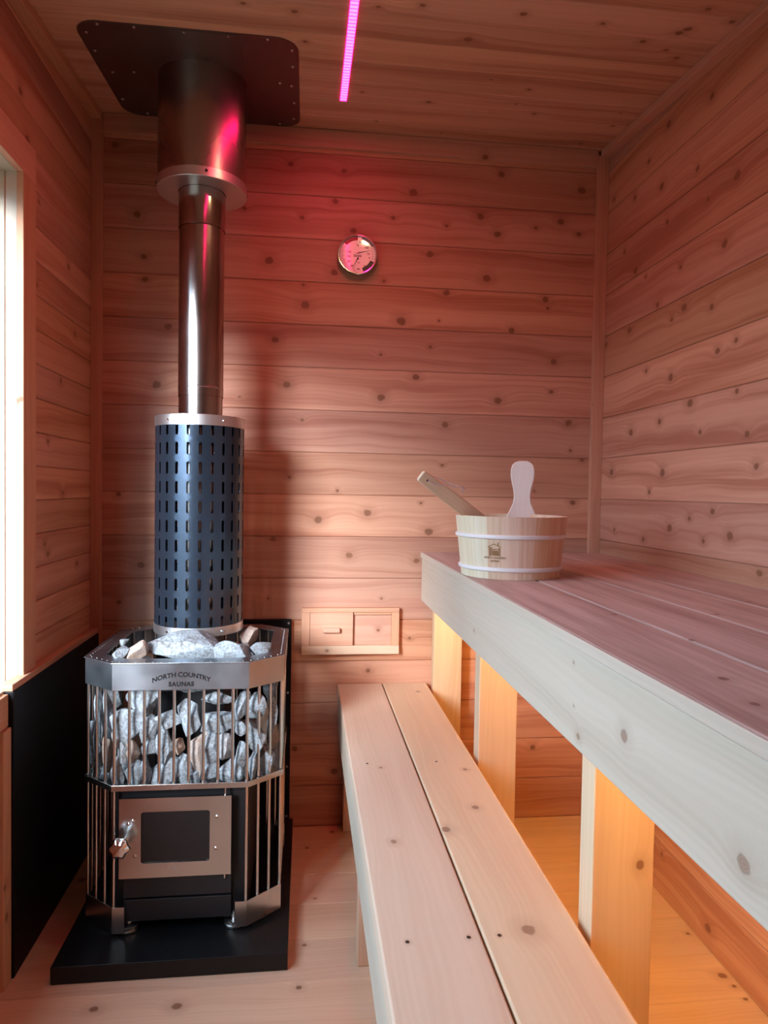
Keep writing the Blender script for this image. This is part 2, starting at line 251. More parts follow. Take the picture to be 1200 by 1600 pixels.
# ------------------------------------------------------------------ mesh builder
class MB:
    """collects faces (with grain UVs, board number and knots) and links them as ONE mesh object"""
    def __init__(s): s.v, s.f, s.uv, s.r, s.k, s.m = [], [], [], [], [], []
    def face(s, pts, uvs=None, rnd=0.5, knots=(), mi=0):
        n = len(s.v); s.v.extend([tuple(p) for p in pts]); s.f.append(tuple(range(n, n+len(pts))))
        s.uv.extend(uvs if uvs else [(p[0], p[1]) for p in pts]); s.r.append(rnd); s.k.append(tuple(knots)[:NK]); s.m.append(mi)
    def idx(s, pts, faces, mi=0, uvs=None, rnd=0.5):
        n = len(s.v); s.v.extend([tuple(p) for p in pts])
        for f in faces:
            s.f.append(tuple(n+i for i in f))
            for i in f:
                s.uv.append(uvs[i] if uvs else (pts[i][2], pts[i][0] + pts[i][1]))
            s.r.append(rnd); s.k.append(()); s.m.append(mi)
    def plank(s, lo, hi, axis=0, rnd=None, knots=(), mi=0, uo=0.0, vo=0.0, autok=0):
        """box from lo to hi with the grain along axis; knots are (along, across, r) on its faces"""
        if rnd is None: rnd = RN.random()
        if autok:
            kk = []
            for _ in range(autok):
                o = [a for a in range(3) if a != axis][0]
                o2 = [a for a in range(3) if a != axis][1]
                kk.append((RN.uniform(lo[axis], hi[axis]), RN.choice([RN.uniform(lo[o], hi[o]), RN.uniform(lo[o2], hi[o2])]), RN.uniform(.004, .009)))
            knots = tuple(knots) + tuple(kk)
        c = [(hi[0] if i & 1 else lo[0], hi[1] if i & 2 else lo[1], hi[2] if i & 4 else lo[2]) for i in range(8)]
        quads = [((0, 4, 6, 2), 0), ((1, 3, 7, 5), 0), ((0, 1, 5, 4), 1), ((2, 6, 7, 3), 1), ((0, 2, 3, 1), 2), ((4, 5, 7, 6), 2)]
        n = len(s.v); s.v.extend(c)
        for q, nax in quads:
            s.f.append(tuple(n+i for i in q))
            oth = [a for a in range(3) if a != nax]
            for i in q:
                p = c[i]
                if nax == axis: s.uv.append((p[oth[0]]*0.3, p[oth[1]]))
                else:
                    ac = [a for a in oth if a != axis][0]
                    s.uv.append((p[axis]+uo, p[ac]+vo))
            s.r.append(rnd); s.k.append(tuple(knots)[:NK]); s.m.append(mi)
    def box(s, lo, hi, mi=0): s.plank(lo, hi, 0, 0.5, (), mi)
    def tube(s, p0, p1, r, n=12, mi=0, r1=None, cap=True, uvalong=False):
        p0, p1 = Vector(p0), Vector(p1); d = (p1-p0).normalized(); r1 = r if r1 is None else r1
        a = d.orthogonal().normalized(); b_ = d.cross(a)
        pts = []
        for P, rr in ((p0, r), (p1, r1)):
            for i in range(n):
                t = 2*PI*i/n; pts.append(P + a*math.cos(t)*rr + b_*math.sin(t)*rr)
        fs = [(i, (i+1) % n, n+(i+1) % n, n+i) for i in range(n)]
        if cap: fs += [tuple(range(n-1, -1, -1)), tuple(range(n, 2*n))]
        s.idx(pts, fs, mi)
    def lathe(s, prof, c=(0, 0, 0), n=48, mi=0, close=False, arc=None):
        """prof: list of (r, z) spun about the vertical axis through c"""
        pts = []; m = len(prof)
        for i in range(n):
            t = 2*PI*i/n
            for r, z in prof: pts.append((c[0]+r*math.cos(t), c[1]+r*math.sin(t), c[2]+z))
        fs = []
        for i in range(n):
            j = (i+1) % n
            for k in range(m-1 if not close else m):
                k2 = (k+1) % m
                fs.append((i*m+k, j*m+k, j*m+k2, i*m+k2))
        s.idx(pts, fs, mi)
    def prism(s, poly, z0, z1, mi=0, uvs=False):
        n = len(poly); pts = [(x, y, z0) for x, y in poly] + [(x, y, z1) for x, y in poly]
        fs = [tuple(range(n-1, -1, -1)), tuple(range(n, 2*n))] + [(i, (i+1) % n, n+(i+1) % n, n+i) for i in range(n)]
        s.idx(pts, fs, mi)
    def build(s, name, mats, parent=None, smooth=False, bevel=0, seg=2, angle=40, origin=None):
        me = bpy.data.meshes.new(name)
        o0 = Vector(origin) if origin is not None else Vector((0, 0, 0))
        me.from_pydata([tuple(Vector(p)-o0) for p in s.v], [], s.f)
        ul = me.uv_layers.new(name='gc'); ul.data.foreach_set('uv', [x for uv in s.uv for x in uv])
        at = me.attributes.new('rnd', 'FLOAT', 'FACE'); at.data.foreach_set('value', s.r)
        for i in range(NK):
            ka = me.attributes.new('k%d' % i, 'FLOAT_VECTOR', 'FACE')
            fl = []
            for kk in s.k:
                fl.extend((kk[i][0], kk[i][1], 1.2/kk[i][2]) if i < len(kk) else (50.0, 50.0, 50.0))
            ka.data.foreach_set('vector', fl)
        for m in (mats if isinstance(mats, (list, tuple)) else [mats]): me.materials.append(m)
        me.polygons.foreach_set('material_index', s.m)
        me.polygons.foreach_set('use_smooth', [bool(smooth)]*len(s.f))
        me.update(); me.validate()
        o = bpy.data.objects.new(name, me); col.objects.link(o)
        o.location = o0
        if smooth:
            try: me.set_sharp_from_angle(angle=math.radians(angle))
            except Exception: pass
        if bevel:
            b = o.modifiers.new('bevel', 'BEVEL'); b.width = bevel; b.segments = seg; b.limit_method = 'ANGLE'; b.angle_limit = math.radians(50)
        if parent is not None:
            o.parent = parent
            o.location = o0 - PW[parent.name]
        PW[o.name] = o0.copy()
        return o
PW = {}
RN = random.Random(7)
def thing(name, label, cat, loc, group=None):
    o = bpy.data.objects.new(name, None); col.objects.link(o); o.location = loc; o.empty_display_size = 0.05
    o['label'] = label; o['category'] = cat
    if group: o['group'] = group
    PW[o.name] = Vector(loc); return o
def tag(o, label, cat, group=None):
    o['label'] = label; o['category'] = cat
    if group: o['group'] = group
    return o
def struct(o): o['kind'] = 'structure'; return o

def text_part(name, body, size, mat, parent, mapf, depth=0.0006, bold=0.0, spacing=1.0):
    """lettering as thin real geometry; mapf takes (x, y, h) of the flat text to the world"""
    cu = bpy.data.curves.new('tmp_text', 'FONT'); cu.body = body; cu.size = size; cu.align_x = 'CENTER'; cu.align_y = 'CENTER'
    cu.extrude = depth/2; cu.offset = bold; cu.resolution_u = 3; cu.space_character = spacing
    to = bpy.data.objects.new('tmp_text', cu); col.objects.link(to)
    dg = bpy.context.evaluated_depsgraph_get(); dg.update()
    me = bpy.data.meshes.new_from_object(to.evaluated_get(dg))
    bpy.data.objects.remove(to); bpy.data.curves.remove(cu)
    me.name = name
    pw = PW[parent.name]
    for v in me.vertices: v.co = Vector(mapf(v.co.x, v.co.y, v.co.z)) - pw
    me.materials.clear(); me.materials.append(mat); me.update()
    o = bpy.data.objects.new(name, me); col.objects.link(o); o.parent = parent
    PW[o.name] = pw.copy()
    return o

# ------------------------------------------------------------------ the room
def near(knots, u0, u1, v0, v1, m=0.0):
    return [k for k in knots if u0-3*k[2] <= k[0] <= u1+3*k[2] and v0 <= k[1] <= v1]
def boards(mb, P, N, v0, dv, nb, a0, a1, holes=(), knots=(), segs=3, gap=0.0017, ch=0.0018, dep=0.004, vmax=None, rseed=1, autok=0):
    """tongue-and-groove boards with a real groove at every seam. P(u, v, h) maps to the world, h is the height off the wall"""
    rr = random.Random(rseed)
    for b in range(nb):
        z0, z1 = v0 + b*dv, v0 + (b+1)*dv
        rnd = rr.random()
        ak = [(rr.uniform(a0, a1), rr.uniform(z0+.02, z1-.02), rr.uniform(.004, .010)) for _ in range(autok)]
        cuts = sorted({z0, z1} | {h for ho in holes for h in ho[2:4] if z0 < h < z1})
        for c0, c1 in zip(cuts[:-1], cuts[1:]):
            lo_s, hi_s = c0 == z0, c1 == z1
            ivs = [(a0, a1)]
            for (h0, h1, g0, g1) in holes:
                if c0 >= g0-1e-6 and c1 <= g1+1e-6:
                    ivs = [iv for (x0, x1) in ivs for iv in ((x0, min(x1, h0)), (max(x0, h1), x1)) if iv[1]-iv[0] > 1e-4]
            prof = []
            if lo_s: prof += [(c0+gap/2, -dep), (c0+gap/2, -ch), (c0+gap/2+ch, 0)]
            else: prof += [(c0, 0)]
            if hi_s: prof += [(c1-gap/2-ch, 0), (c1-gap/2, -ch), (c1-gap/2, -dep), (c1+gap/2, -dep)]
            else: prof += [(c1, 0)]
            for (x0, x1) in ivs:
                n = max(1, int(round((x1-x0)/(a1-a0)*segs)))
                for i in range(n):
                    ua, ub = x0+(x1-x0)*i/n, x0+(x1-x0)*(i+1)/n
                    kk = near(list(knots)+ak, ua, ub, z0, z1)
                    for (va, ha), (vb, hb) in zip(prof[:-1], prof[1:]):
                        mb.face([P(ua, va, ha), P(ub, va, ha), P(ub, vb, hb), P(ua, vb, hb)],
                                [(ua, va), (ub, va), (ub, vb), (ua, vb)], rnd, kk)
S = 0.13
SL = 0.10
def zc(y): return 2.146 + SL*(y-D)

mb = MB()
boards(mb, lambda u, v, h: (u, D-h, v), None, 0, S, 17, XL-0.03, XR+0.03, knots=KN_BACK, segs=4, rseed=3)
mb.box((XL-0.10, D+0.0045, -0.05), (XR+0.10, D+0.06, 2.26))
struct(mb.build('wall_back', W_WALL))
mb = MB()
boards(mb, lambda u, v, h: (XR-h, u, v), None, 0, S, 17, YF, D+0.0, knots=KN_RIGHT, segs=6, rseed=5)
mb.box((XR+0.0045, YF-0.05, -0.05), (XR+0.06, D, 2.26))
struct(mb.build('wall_right', W_WALL))
mb = MB()
LS = 0.08
hole = (WY0, WY1, WZ0, WZ1)
boards(mb, lambda u, v, h: (XL+h, u, v), None, 0.06-LS, LS, 28, YF, D+0.0, holes=[hole], knots=KN_LEFT, segs=4, rseed=8, autok=1)
x0, x1 = XL-0.06, XL-0.0045
for lo, hi in (((x0, YF-0.05, -0.05), (x1, WY0, 2.26)), ((x0, WY1, -0.05), (x1, D, 2.26)),
               ((x0, WY0, -0.05), (x1, WY1, WZ0)), ((x0, WY0, WZ1), (x1, WY1, 2.26))):
    mb.box(lo, hi)
struct(mb.build('wall_left', W_WALL))
mb = MB()
boards(mb, lambda u, v, h: (u, YF+h, v), None, 0, S, 17, XL-0.03, XR+0.03, segs=3, rseed=9, autok=3)
mb.box((XL-0.10, YF-0.06, -0.05), (XR+0.10, YF-0.0045, 2.26))
struct(mb.build('wall_front', W_WALL))
mb = MB()
boards(mb, lambda u, v, h: (u, v, zc(v)-h), None, D-0.104*28, 0.104, 28, XL-0.02, XR+0.02, knots=[k for k in KN_CEIL if k[1] < D], segs=3, rseed=12, autok=2, dep=0.003)
mb.idx([(XL-.1, YF-.1, zc(YF-.1)+.0035), (XR+.1, YF-.1, zc(YF-.1)+.0035), (XR+.1, D+.06, zc(D+.06)+.0035), (XL-.1, D+.06, zc(D+.06)+.0035),
        (XL-.1, YF-.1, zc(YF-.1)+.05), (XR+.1, YF-.1, zc(YF-.1)+.05), (XR+.1, D+.06, zc(D+.06)+.05), (XL-.1, D+.06, zc(D+.06)+.05)],
       [(0, 1, 2, 3), (7, 6, 5, 4), (0, 4, 5, 1), (1, 5, 6, 2), (2, 6, 7, 3), (3, 7, 4, 0)])
struct(mb.build('ceiling', W_CEIL))
mb = MB()
boards(mb, lambda u, v, h: (u, v, h), None, D-0.135*22, 0.135, 22, XL-0.02, XR+0.02, knots=KN_FLOOR, segs=3, rseed=15, autok=1, ch=0.0008, gap=0.0006)
mb.box((XL-0.10, YF-0.1, -0.06), (XR+0.10, D+0.06, -0.0045))
struct(mb.build('floor', W_FLOOR))

# trims
tn = [0]
def trim(lo, hi, axis, mat=W_TRIM, knots=(), bevel=0.0015, autok=2, rnd=None):
    tn[0] += 1
    m_ = MB(); m_.plank(lo, hi, axis, knots=knots, autok=autok, rnd=rnd)
    return struct(m_.build('trim_%d' % tn[0], mat, bevel=bevel))
trim((XL, D-0.018, 0), (XL+0.030, D, 2.128), 2)                      # left corner
trim((XR-0.036, D-0.018, 0), (XR, D, 2.128), 2, rnd=.6)              # right corner
# strip along the top of the back wall, strips along the sloping ceiling edges
def sloped(xa, xb, y0, y1, th, rnd):
    tn[0] += 1
    m_ = MB()
    p = [(xa, y0, zc(y0)-th), (xb, y0, zc(y0)-th), (xb, y1, zc(y1)-th), (xa, y1, zc(y1)-th), (xa, y0, zc(y0)-.0002), (xb, y0, zc(y0)-.0002), (xb, y1, zc(y1)-.0002), (xa, y1, zc(y1)-.0002)]
    m_.idx(p, [(3, 2, 1, 0), (4, 5, 6, 7), (0, 1, 5, 4), (1, 2, 6, 5), (2, 3, 7, 6), (3, 0, 4, 7)], uvs=[(q[1], q[0]+q[2]) for q in p], rnd=rnd)
    return struct(m_.build('trim_%d' % tn[0], W_TRIM, bevel=0.0015))
sloped(XR-0.030, XR, YF, D-0.019, 0.022, 0.7)
sloped(XL, XL+0.030, YF, D-0.019, 0.022, 0.4)
trim((XL+0.0305, D-0.016, 2.091), (XR-0.0365, D, 2.1435), 0, mat=W_TRIM, knots=[(0.541, 2.096, 0.010)], autok=0, rnd=0.3)

# window in the left wall: casing, jamb, sash and glass
def casing(lo, hi, axis):
    trim(lo, hi, axis, mat=W_TRIM)
CX = XL+0.016
casing((XL, WY1, WZ0-0.002), (CX, WY1+0.070, WZ1), 2)
casing((XL, WY0-0.070, WZ0-0.002), (CX, WY0, WZ1), 2)
casing((XL, WY0-0.070, WZ1), (CX, WY1+0.070, WZ1+0.075), 1)
casing((XL, WY0-0.070, WZ0-0.070), (CX, 1.500, WZ0-0.002), 1)        # apron under the sill
win = thing('window_1', '', 'window', (XL-0.05, (WY0+WY1)/2, WZ0)); struct(win); del win['label']; del win['category']
mb = MB()
xo = XL-0.115
for a, b_ in ((XL-0.021, XL+0.002), (XL-0.062, XL-0.0225), (xo, XL-0.0635)):     # jamb made of narrow boards, seams run up and down
    mb.plank((a, WY1-0.0005-(0.0 if b_ > XL else 0.002), WZ0), (b_, WY1+0.02, WZ1+0.02), 2, autok=1)
    mb.plank((a, WY0-0.02, WZ0), (b_, WY0, WZ1+0.02), 2)
mb.plank((xo, WY0, WZ1-0.0012), (XL+0.002, WY1, WZ1+0.02), 1)
mb.plank((xo, WY0-0.02, WZ0-0.02), (XL+0.006, WY1+0.02, WZ0+0.004), 1, rnd=.8)
mb.build('window_jamb', W_JAMB, win, bevel=0.001, origin=(XL-0.05, (WY0+WY1)/2, WZ0))
mb = MB()
xs0, xs1 = XL-0.105, XL-0.080
for lo, hi, ax in (((xs0, WY0, WZ0+.004), (xs1, WY0+.035, WZ1), 2), ((xs0, WY1-.037, WZ0+.004), (xs1, WY1-.003, WZ1), 2),
                   ((xs0, WY0+.035, WZ0+.004), (xs1, WY1-.037, WZ0+.04), 1), ((xs0, WY0+.035, WZ1-.035), (xs1, WY1-.037, WZ1), 1)):
    mb.plank(lo, hi, ax)
mb.build('window_sash', W_JAMB, win, bevel=0.002)
gm, gnt, gb = new_mat('window_glass')
gb.inputs['Base Color'].default_value = (1, 1, 1, 1); gb.inputs['Roughness'].default_value = 0.0
gb.inputs['Transmission Weight'].default_value = 1.0; gb.inputs['IOR'].default_value = 1.0
gb.inputs['Alpha'].default_value = 0.12
mb = MB(); mb.box((xs0+.010, WY0+.03, WZ0+.035), (xs0+.014, WY1-.032, WZ1-.03))
mb.build('window_pane', gm, win)

# left wall below the window: edge board, ledge over the heat board
trim((XL, 1.462, 0), (XL+0.022, 1.4995, WZ0-0.072), 2, mat=W_TRIM)
trim((XL, 1.501, 0.6195), (XL+0.024, D-0.019, 0.6340), 1, mat=W_TRIM, autok=0)

# ------------------------------------------------------------------ heat boards and hearth
mb = MB(); mb.box((XL+0.001, 1.501, 0.0005), (XL+0.0262, D-0.0195, 0.619))
tag(mb.build('heat_board', BLACK, bevel=0.002, origin=(XL+0.0135, 1.8, 0.0005)), 'tall matt black heat board fixed to the left wall below the window', 'heat shield')
hb = thing('heat_board', 'black heat board standing upright behind the stove against the back wall', 'heat shield', (-0.242, D-0.011, 0.0005))
mb = MB(); mb.box((-0.448, D-0.020, 0.0005), (-0.0370, D-0.002, 0.6555)); mb.build('panel', BLACK, hb, bevel=0.003, origin=(-0.242, D-0.011, 0.0005))
for x, z in ((-0.046, 0.645), (-0.046, 0.43), (-0.046, 0.20), (-0.046, 0.045)):
    m_ = MB(); m_.tube((x, D-0.0200, z), (x, D-0.0222, z), 0.0034, 10); m_.build('screw', SCREW, hb)
hearth = MB(); hearth.box((-0.5225, 1.4735, 0.0005), (-0.0258, D-0.022, 0.0382))
tag(hearth.build('hearth_board', HEARTH, bevel=0.0015, origin=(-0.27, 1.78, 0.0005)), 'low black hearth slab on the floor carrying the stove', 'hearth')

# ------------------------------------------------------------------ stove
SX, SY0, SY1 = -0.272, 1.562, 1.985
def octo(off=0.0, y0=SY0, y1=SY1):
    hx, cx_, cy_ = 0.225-off, 0.076-off*0.42, 0.064-off*0.42
    a, b_ = y0+off, y1-off
    return [(SX-hx+cx_, a), (SX+hx-cx_, a), (SX+hx, a+cy_), (SX+hx, b_-cy_), (SX+hx-cx_, b_), (SX-hx+cx_, b_), (SX-hx, b_-cy_), (SX-hx, a+cy_)]
ZH = 0.0385
st = thing('sauna_stove', 'black wood burning sauna stove caged in steel rods and heaped with stones', 'stove', (SX, 1.77, ZH))
def ring(mb, po, pi, z0, z1):
    n = len(po)
    pts = [(x, y, z0) for x, y in po] + [(x, y, z1) for x, y in po] + [(x, y, z0) for x, y in pi] + [(x, y, z1) for x, y in pi]
    fs = []
    for i in range(n):
        j = (i+1) % n
        fs += [(i, j, n+j, n+i), (2*n+j, 2*n+i, 3*n+i, 3*n+j), (n+i, n+j, 3*n+j, 3*n+i), (j, i, 2*n+i, 2*n+j)]
    mb.idx(pts, fs)
mb = MB()
ring(mb, octo(-0.002), octo(0.0), 0.600, 0.6615)          # upright band
ring(mb, octo(-0.005), octo(0.036), 0.6600, 0.6625)       # flange on top
rim = mb.build('rim', STEEL_RIM, st, bevel=0.0008); rim['label'] = 'stainless steel top rim with shop lettering'
# spot welds on the flange
m_ = MB()
po, pi_ = octo(0.006), octo(0.006)
for i in range(8):
    a, b_ = Vector((*po[i], 0)), Vector((*po[(i+1) % 8], 0)); n = max(2, int((b_-a).length/0.018))
    for k in range(n):
        p = a.lerp(b_, (k+0.5)/n); m_.tube((p.x, p.y, 0.6624), (p.x, p.y, 0.6632), 0.0016, 8)
m_.build('rivets', SCREW, rim)
YT = SY0-0.0021
def on_band(cx_, cz_, arch=0.0):
    return lambda x, y, h: (cx_+x, YT-h-0.0002, cz_+y+arch*(1-(x/0.05)**2))
text_part('lettering', 'NORTH COUNTRY', 0.0148, INK, rim, on_band(-0.272, 0.6265, 0.008), bold=0.0004, spacing=1.0)
text_part('lettering', 'SAUNAS', 0.0135, INK, rim, on_band(-0.272, 0.6130), bold=0.0006, spacing=1.15)

# shelf ring the stones stand on, with a steel edge
mb = MB()
ring(mb, octo(-0.003), octo(-0.001), 0.3730, 0.3860)
ring(mb, octo(-0.001), octo(0.070), 0.3720, 0.3745)
mb.build('stone_shelf', STEEL, st, bevel=0.0006)
# rods: front face only above the shelf, the others run down to the foot brackets
def rods():
    O = octo(0.0045); out = []
    def along(a, b_, n, z0, ends=(0, 0)):
        for i in range(ends[0], n+1-ends[1]):
            t = i/n; out.append((a[0]+(b_[0]-a[0])*t, a[1]+(b_[1]-a[1])*t, z0))
    along(O[0], O[1], 9, 0.376, (1, 1))
    out.append((O[0][0], O[0][1], 0.095)); out.append((O[1][0], O[1][1], 0.095))
    along(O[1], O[2], 3, 0.095, (1, 0)); along(O[2], O[3], 9, 0.095, (1, 0)); along(O[3], O[4], 3, 0.095, (1, 0))
    along(O[4], O[5], 9, 0.376, (1, 0)); along(O[5], O[6], 3, 0.095, (1, 0)); along(O[6], O[7], 9, 0.095, (1, 0)); along(O[7], O[0], 3, 0.095, (1, 1))
    return out
for x, y, z0 in rods():
    m_ = MB(); m_.tube((x, y, z0), (x, y, 0.6600), 0.0037, 12)
    m_.build('rod', STEEL_ROD, st, smooth=True)
# foot brackets: a bent plate round each corner
def bracket(pts, name='bracket'):
    m_ = MB(); n = len(pts)
    cx_ = SX; cy_ = 1.77
    inner = []
    for x, y in pts:
        d = Vector((cx_-x, cy_-y)).normalized()*0.002; inner.append((x+d.x, y+d.y))
    z0, z1 = 0.0465, 0.106
    P = [(x, y, z0) for x, y in pts] + [(x, y, z1) for x, y in pts] + [(x, y, z0) for x, y in inner] + [(x, y, z1) for x, y in inner]
    fs = []
    for i in range(n-1):
        j = i+1
        fs += [(i, j, n+j, n+i), (2*n+j, 2*n+i, 3*n+i, 3*n+j), (n+i, n+j, 3*n+j, 3*n+i), (j, i, 2*n+i, 2*n+j)]
    fs += [(0, n, 3*n, 2*n), (n-1, 2*n+n-1, 3*n+n-1, n+n-1)]
    m_.idx(P, fs)
    # inward foot tab
    return m_.build(name, STEEL, st, bevel=0.0005)
O = octo(0.0)
bracket([(O[1][0]-0.026, SY0), O[1], O[2], (O[2][0], O[2][1]+0.004)])
bracket([(O[7][0], O[7][1]+0.004), O[7], O[0], (O[0][0]+0.026, SY0)])
bracket([(O[3][0], O[3][1]-0.02), O[3], O[4], (O[4][0]-0.024, O[4][1])])
bracket([(O[5][0]+0.024, O[5][1]), O[5], O[6], (O[6][0], O[6][1]-0.02)])
for x, y in ((O[0][0]+0.030, SY0+0.028), (O[1][0]-0.030, SY0+0.028), (O[4][0]-0.02, SY1-0.035), (O[5][0]+0.02, SY1-0.035)):
    m_ = MB(); m_.lathe([(0.0, 0), (0.022, 0), (0.0235, 0.002), (0.0235, 0.006), (0.020, 0.008), (0.020, 0.011), (0.0235, 0.013), (0.0235, 0.016), (0.008, 0.018), (0.008, 0.034), (0.0, 0.034)], (x, y, ZH+0.0002), 28)
    m_.build('foot', STEEL, st, smooth=True, angle=30)
# fire box
mb = MB()
mb.prism([(SX-0.148, 1.588), (SX+0.146, 1.588), (SX+0.150, 1.60), (SX+0.150, 1.93), (SX-0.150, 1.93), (SX-0.150, 1.60)], 0.070, 0.366)
mb.box((SX-0.085, 1.69, 0.366), (SX+0.080, 1.93, 0.560))
mb.build('fire_box', BLACKM, st, bevel=0.003)
mb = MB()
mb.box((-0.4000, 1.576, 0.118), (-0.1590, 1.589, 0.1655)); mb.box((-0.4000, 1.578, 0.062), (-0.1590, 1.590, 0.113))
mb.build('ash_drawer', simple('ash_drawer_black', (0.020, 0.020, 0.023), 0.42, spec=0.4), st, bevel=0.002)
# door
door = bpy.data.objects.new('door', None)
bpy.data.objects.remove(door)
YD = 1.562
x0, x1, z0, z1 = -0.4065, -0.1590, 0.1715, 0.3540
gx0, gx1, gz0, gz1 = -0.3590, -0.2070, 0.2050, 0.3225
def frame_plate(mb, y, th, x0, x1, z0, z1, gx0, gx1, gz0, gz1, rc=0.006, n=4):
    outer, inner = [], []
    cs = [((gx0, gz0), (1, 1), PI), ((gx1, gz0), (-1, 1), 1.5*PI), ((gx1, gz1), (-1, -1), 0), ((gx0, gz1), (1, -1), 0.5*PI)]
    oc = [(x0, z0), (x1, z0), (x1, z1), (x0, z1)]
    for ci, ((cx_, cz_), (sx, sz), t0) in enumerate(cs):
        for k in range(n+1):
            t = t0 + (PI/2)*k/n
            inner.append((cx_+sx*rc+math.cos(t)*rc, cz_+sz*rc+math.sin(t)*rc))
            outer.append(oc[ci])
    m = len(inner)
    for i in range(m):
        j = (i+1) % m
        a, b_, c, d = outer[i], outer[j], inner[j], inner[i]
        for yy, rev in ((y, False), (y+th, True)):
            pts = [(a[0], yy, a[1]), (b_[0], yy, b_[1]), (c[0], yy, c[1]), (d[0], yy, d[1])]
            if a == b_: pts = [pts[0], pts[2], pts[3]]
            mb.face(pts[::-1] if rev else pts)
        mb.face([(d[0], y, d[1]), (c[0], y, c[1]), (c[0], y+th, c[1]), (d[0], y+th, d[1])])
    for i in range(4):
        a, b_ = oc[i], oc[(i+1) % 4]
        mb.face([(a[0], y+th, a[1]), (b_[0], y+th, b_[1]), (b_[0], y, b_[1]), (a[0], y, a[1])])
mb = MB(); frame_plate(mb, YD, 0.006, x0, x1, z0, z1, gx0, gx1, gz0, gz1)
door = mb.build('door', STEEL, st); door['label'] = 'brushed steel door plate'
mb = MB(); mb.box((gx0-0.006, YD+0.0035, gz0-0.006), (gx1+0.006, YD+0.0075, gz1+0.006)); mb.build('door_glass', DGLASS, door)
mb = MB(); mb.box((x0+0.01, YD+0.008, z0+0.008), (x1-0.01, YD+0.022, z1-0.008)); mb.build('door_back', BLACKM, door)
for x, z in ((-0.376, 0.3035), (-0.385, 0.297), (-0.1905, 0.307), (-0.193, 0.2335), (-0.372, 0.2225)):
    m_ = MB(); m_.lathe([(0, 0.0022), (0.0025, 0.0018), (0.0042, 0)], (0, 0, 0), 12)
    m_.v = [(x+a, YD-0.0002-c, z+b_) for a, b_, c in m_.v]
    m_.build('screw', CHROME, door, smooth=True)
m_ = MB(); m_.tube((-0.1735, YD+0.006, 0.1600), (-0.1735, YD+0.006, 0.1715), 0.0022, 8); m_.build('hinge_pin', STEEL_ROD, door); m_ = MB(); m_.tube((-0.1735, YD+0.006, 0.354), (-0.1735, YD+0.006, 0.3725), 0.0022, 8)
m_.build('hinge_pin', STEEL_ROD, door)
# scalloped knob on a stem
m_ = MB(); n, k = 40, 14; pts = []
for j in range(k+1):
    ph = PI*j/k
    for i in range(n):
        t = 2*PI*i/n
        rr = 0.0225*(1+0.08*math.cos(6*t+0.6))*(math.sin(ph)**0.8)
        pts.append((-0.3965+rr*math.cos(t), YD-0.034-0.0145*math.cos(ph), 0.2600+rr*math.sin(t)))
m_.idx(pts, [(j*n+i, j*n+(i+1) % n, (j+1)*n+(i+1) % n, (j+1)*n+i) for j in range(k) for i in range(n)])
m_.tube((-0.3925, YD-0.024, 0.2600), (-0.3925, YD+0.002, 0.2600), 0.006, 12)
m_.build('door_knob', CHROME, door, smooth=True)
# short collar where the flue leaves the fire box
AX, AY = -0.2795, 1.860
mb = MB(); mb.lathe([(0.0560, 0.5605), (0.0560, 0.64)], (AX, AY, 0), 40); mb.build('flue_collar', BLACKM, st, smooth=True)

# ------------------------------------------------------------------ stones
def stone(i, c, size, flat=0.0, rz=0.0, ry=0.0, label='', group=None):
    rr = random.Random(1000+i)
    import bmesh
    bm = bmesh.new(); bmesh.ops.create_icosphere(bm, subdivisions=4, radius=1.0)
    planes = []
    for _ in range(13):
        n = Vector((rr.gauss(0, 1), rr.gauss(0, 1), rr.gauss(0, 1))).normalized(); planes.append((n, rr.uniform(0.44, 0.72)))
    off = Vector((rr.uniform(-50, 50), rr.uniform(-50, 50), 0))
    for v in bm.verts:
        p = v.co.copy()
        for n, d in planes:
            e = p.dot(n)-d
            if e > 0: p -= n*e*0.94
        p *= 1 + 0.10*noise.noise(p*1.8+off) + 0.03*noise.noise(p*7+off)
        v.co = p
    lo = [min(v.co[a] for v in bm.verts) for a in range(3)]; hi = [max(v.co[a] for v in bm.verts) for a in range(3)]
    R = Matrix.Rotation(rz, 3, 'Z') @ Matrix.Rotation(ry, 3, 'Y')
    for v in bm.verts:
        v.co = Vector([((v.co[a]-lo[a])/(hi[a]-lo[a])-0.5)*size[a] for a in range(3)]); v.co = R @ v.co
    me = bpy.data.meshes.new('stone'); bm.to_mesh(me); bm.free(); me.materials.append(STONE)
    me.polygons.foreach_set('use_smooth', [True]*len(me.polygons))
    try: me.set_sharp_from_angle(angle=math.radians(17))
    except Exception: pass
    o = bpy.data.objects.new('sauna_stone', me); col.objects.link(o); o.location = c
    return tag(o, label, 'stone', group)
GS = 'stones packed behind the rods of the stove'
rows = {'topmost': [], 'upper middle': [], 'lower middle': [], 'bottom': []}
for i, s in enumerate(STONES):
    z = s[2]
    rows['topmost' if z > 0.535 else 'upper middle' if z > 0.475 else 'lower middle' if z > 0.425 else 'bottom'].append(i)
ORD = ['first', 'second', 'third', 'fourth', 'fifth', 'sixth', 'seventh', 'eighth', 'ninth', 'tenth', 'eleventh', 'twelfth', 'thirteenth', 'fourteenth', 'fifteenth']
SLAB = {}
for rn, li in rows.items():
    li.sort(key=lambda i: STONES[i][0])
    for k, i in enumerate(li):
        s = STONES[i]
        asp = s[4]/s[3]
        kind = 'tall narrow' if asp > 2.2 else 'upright' if asp > 1.3 else 'flat' if asp < 0.75 else 'chunky'
        SLAB[i] = '%s stone behind the rods, %s from left in %s row' % (kind, ORD[k], rn)
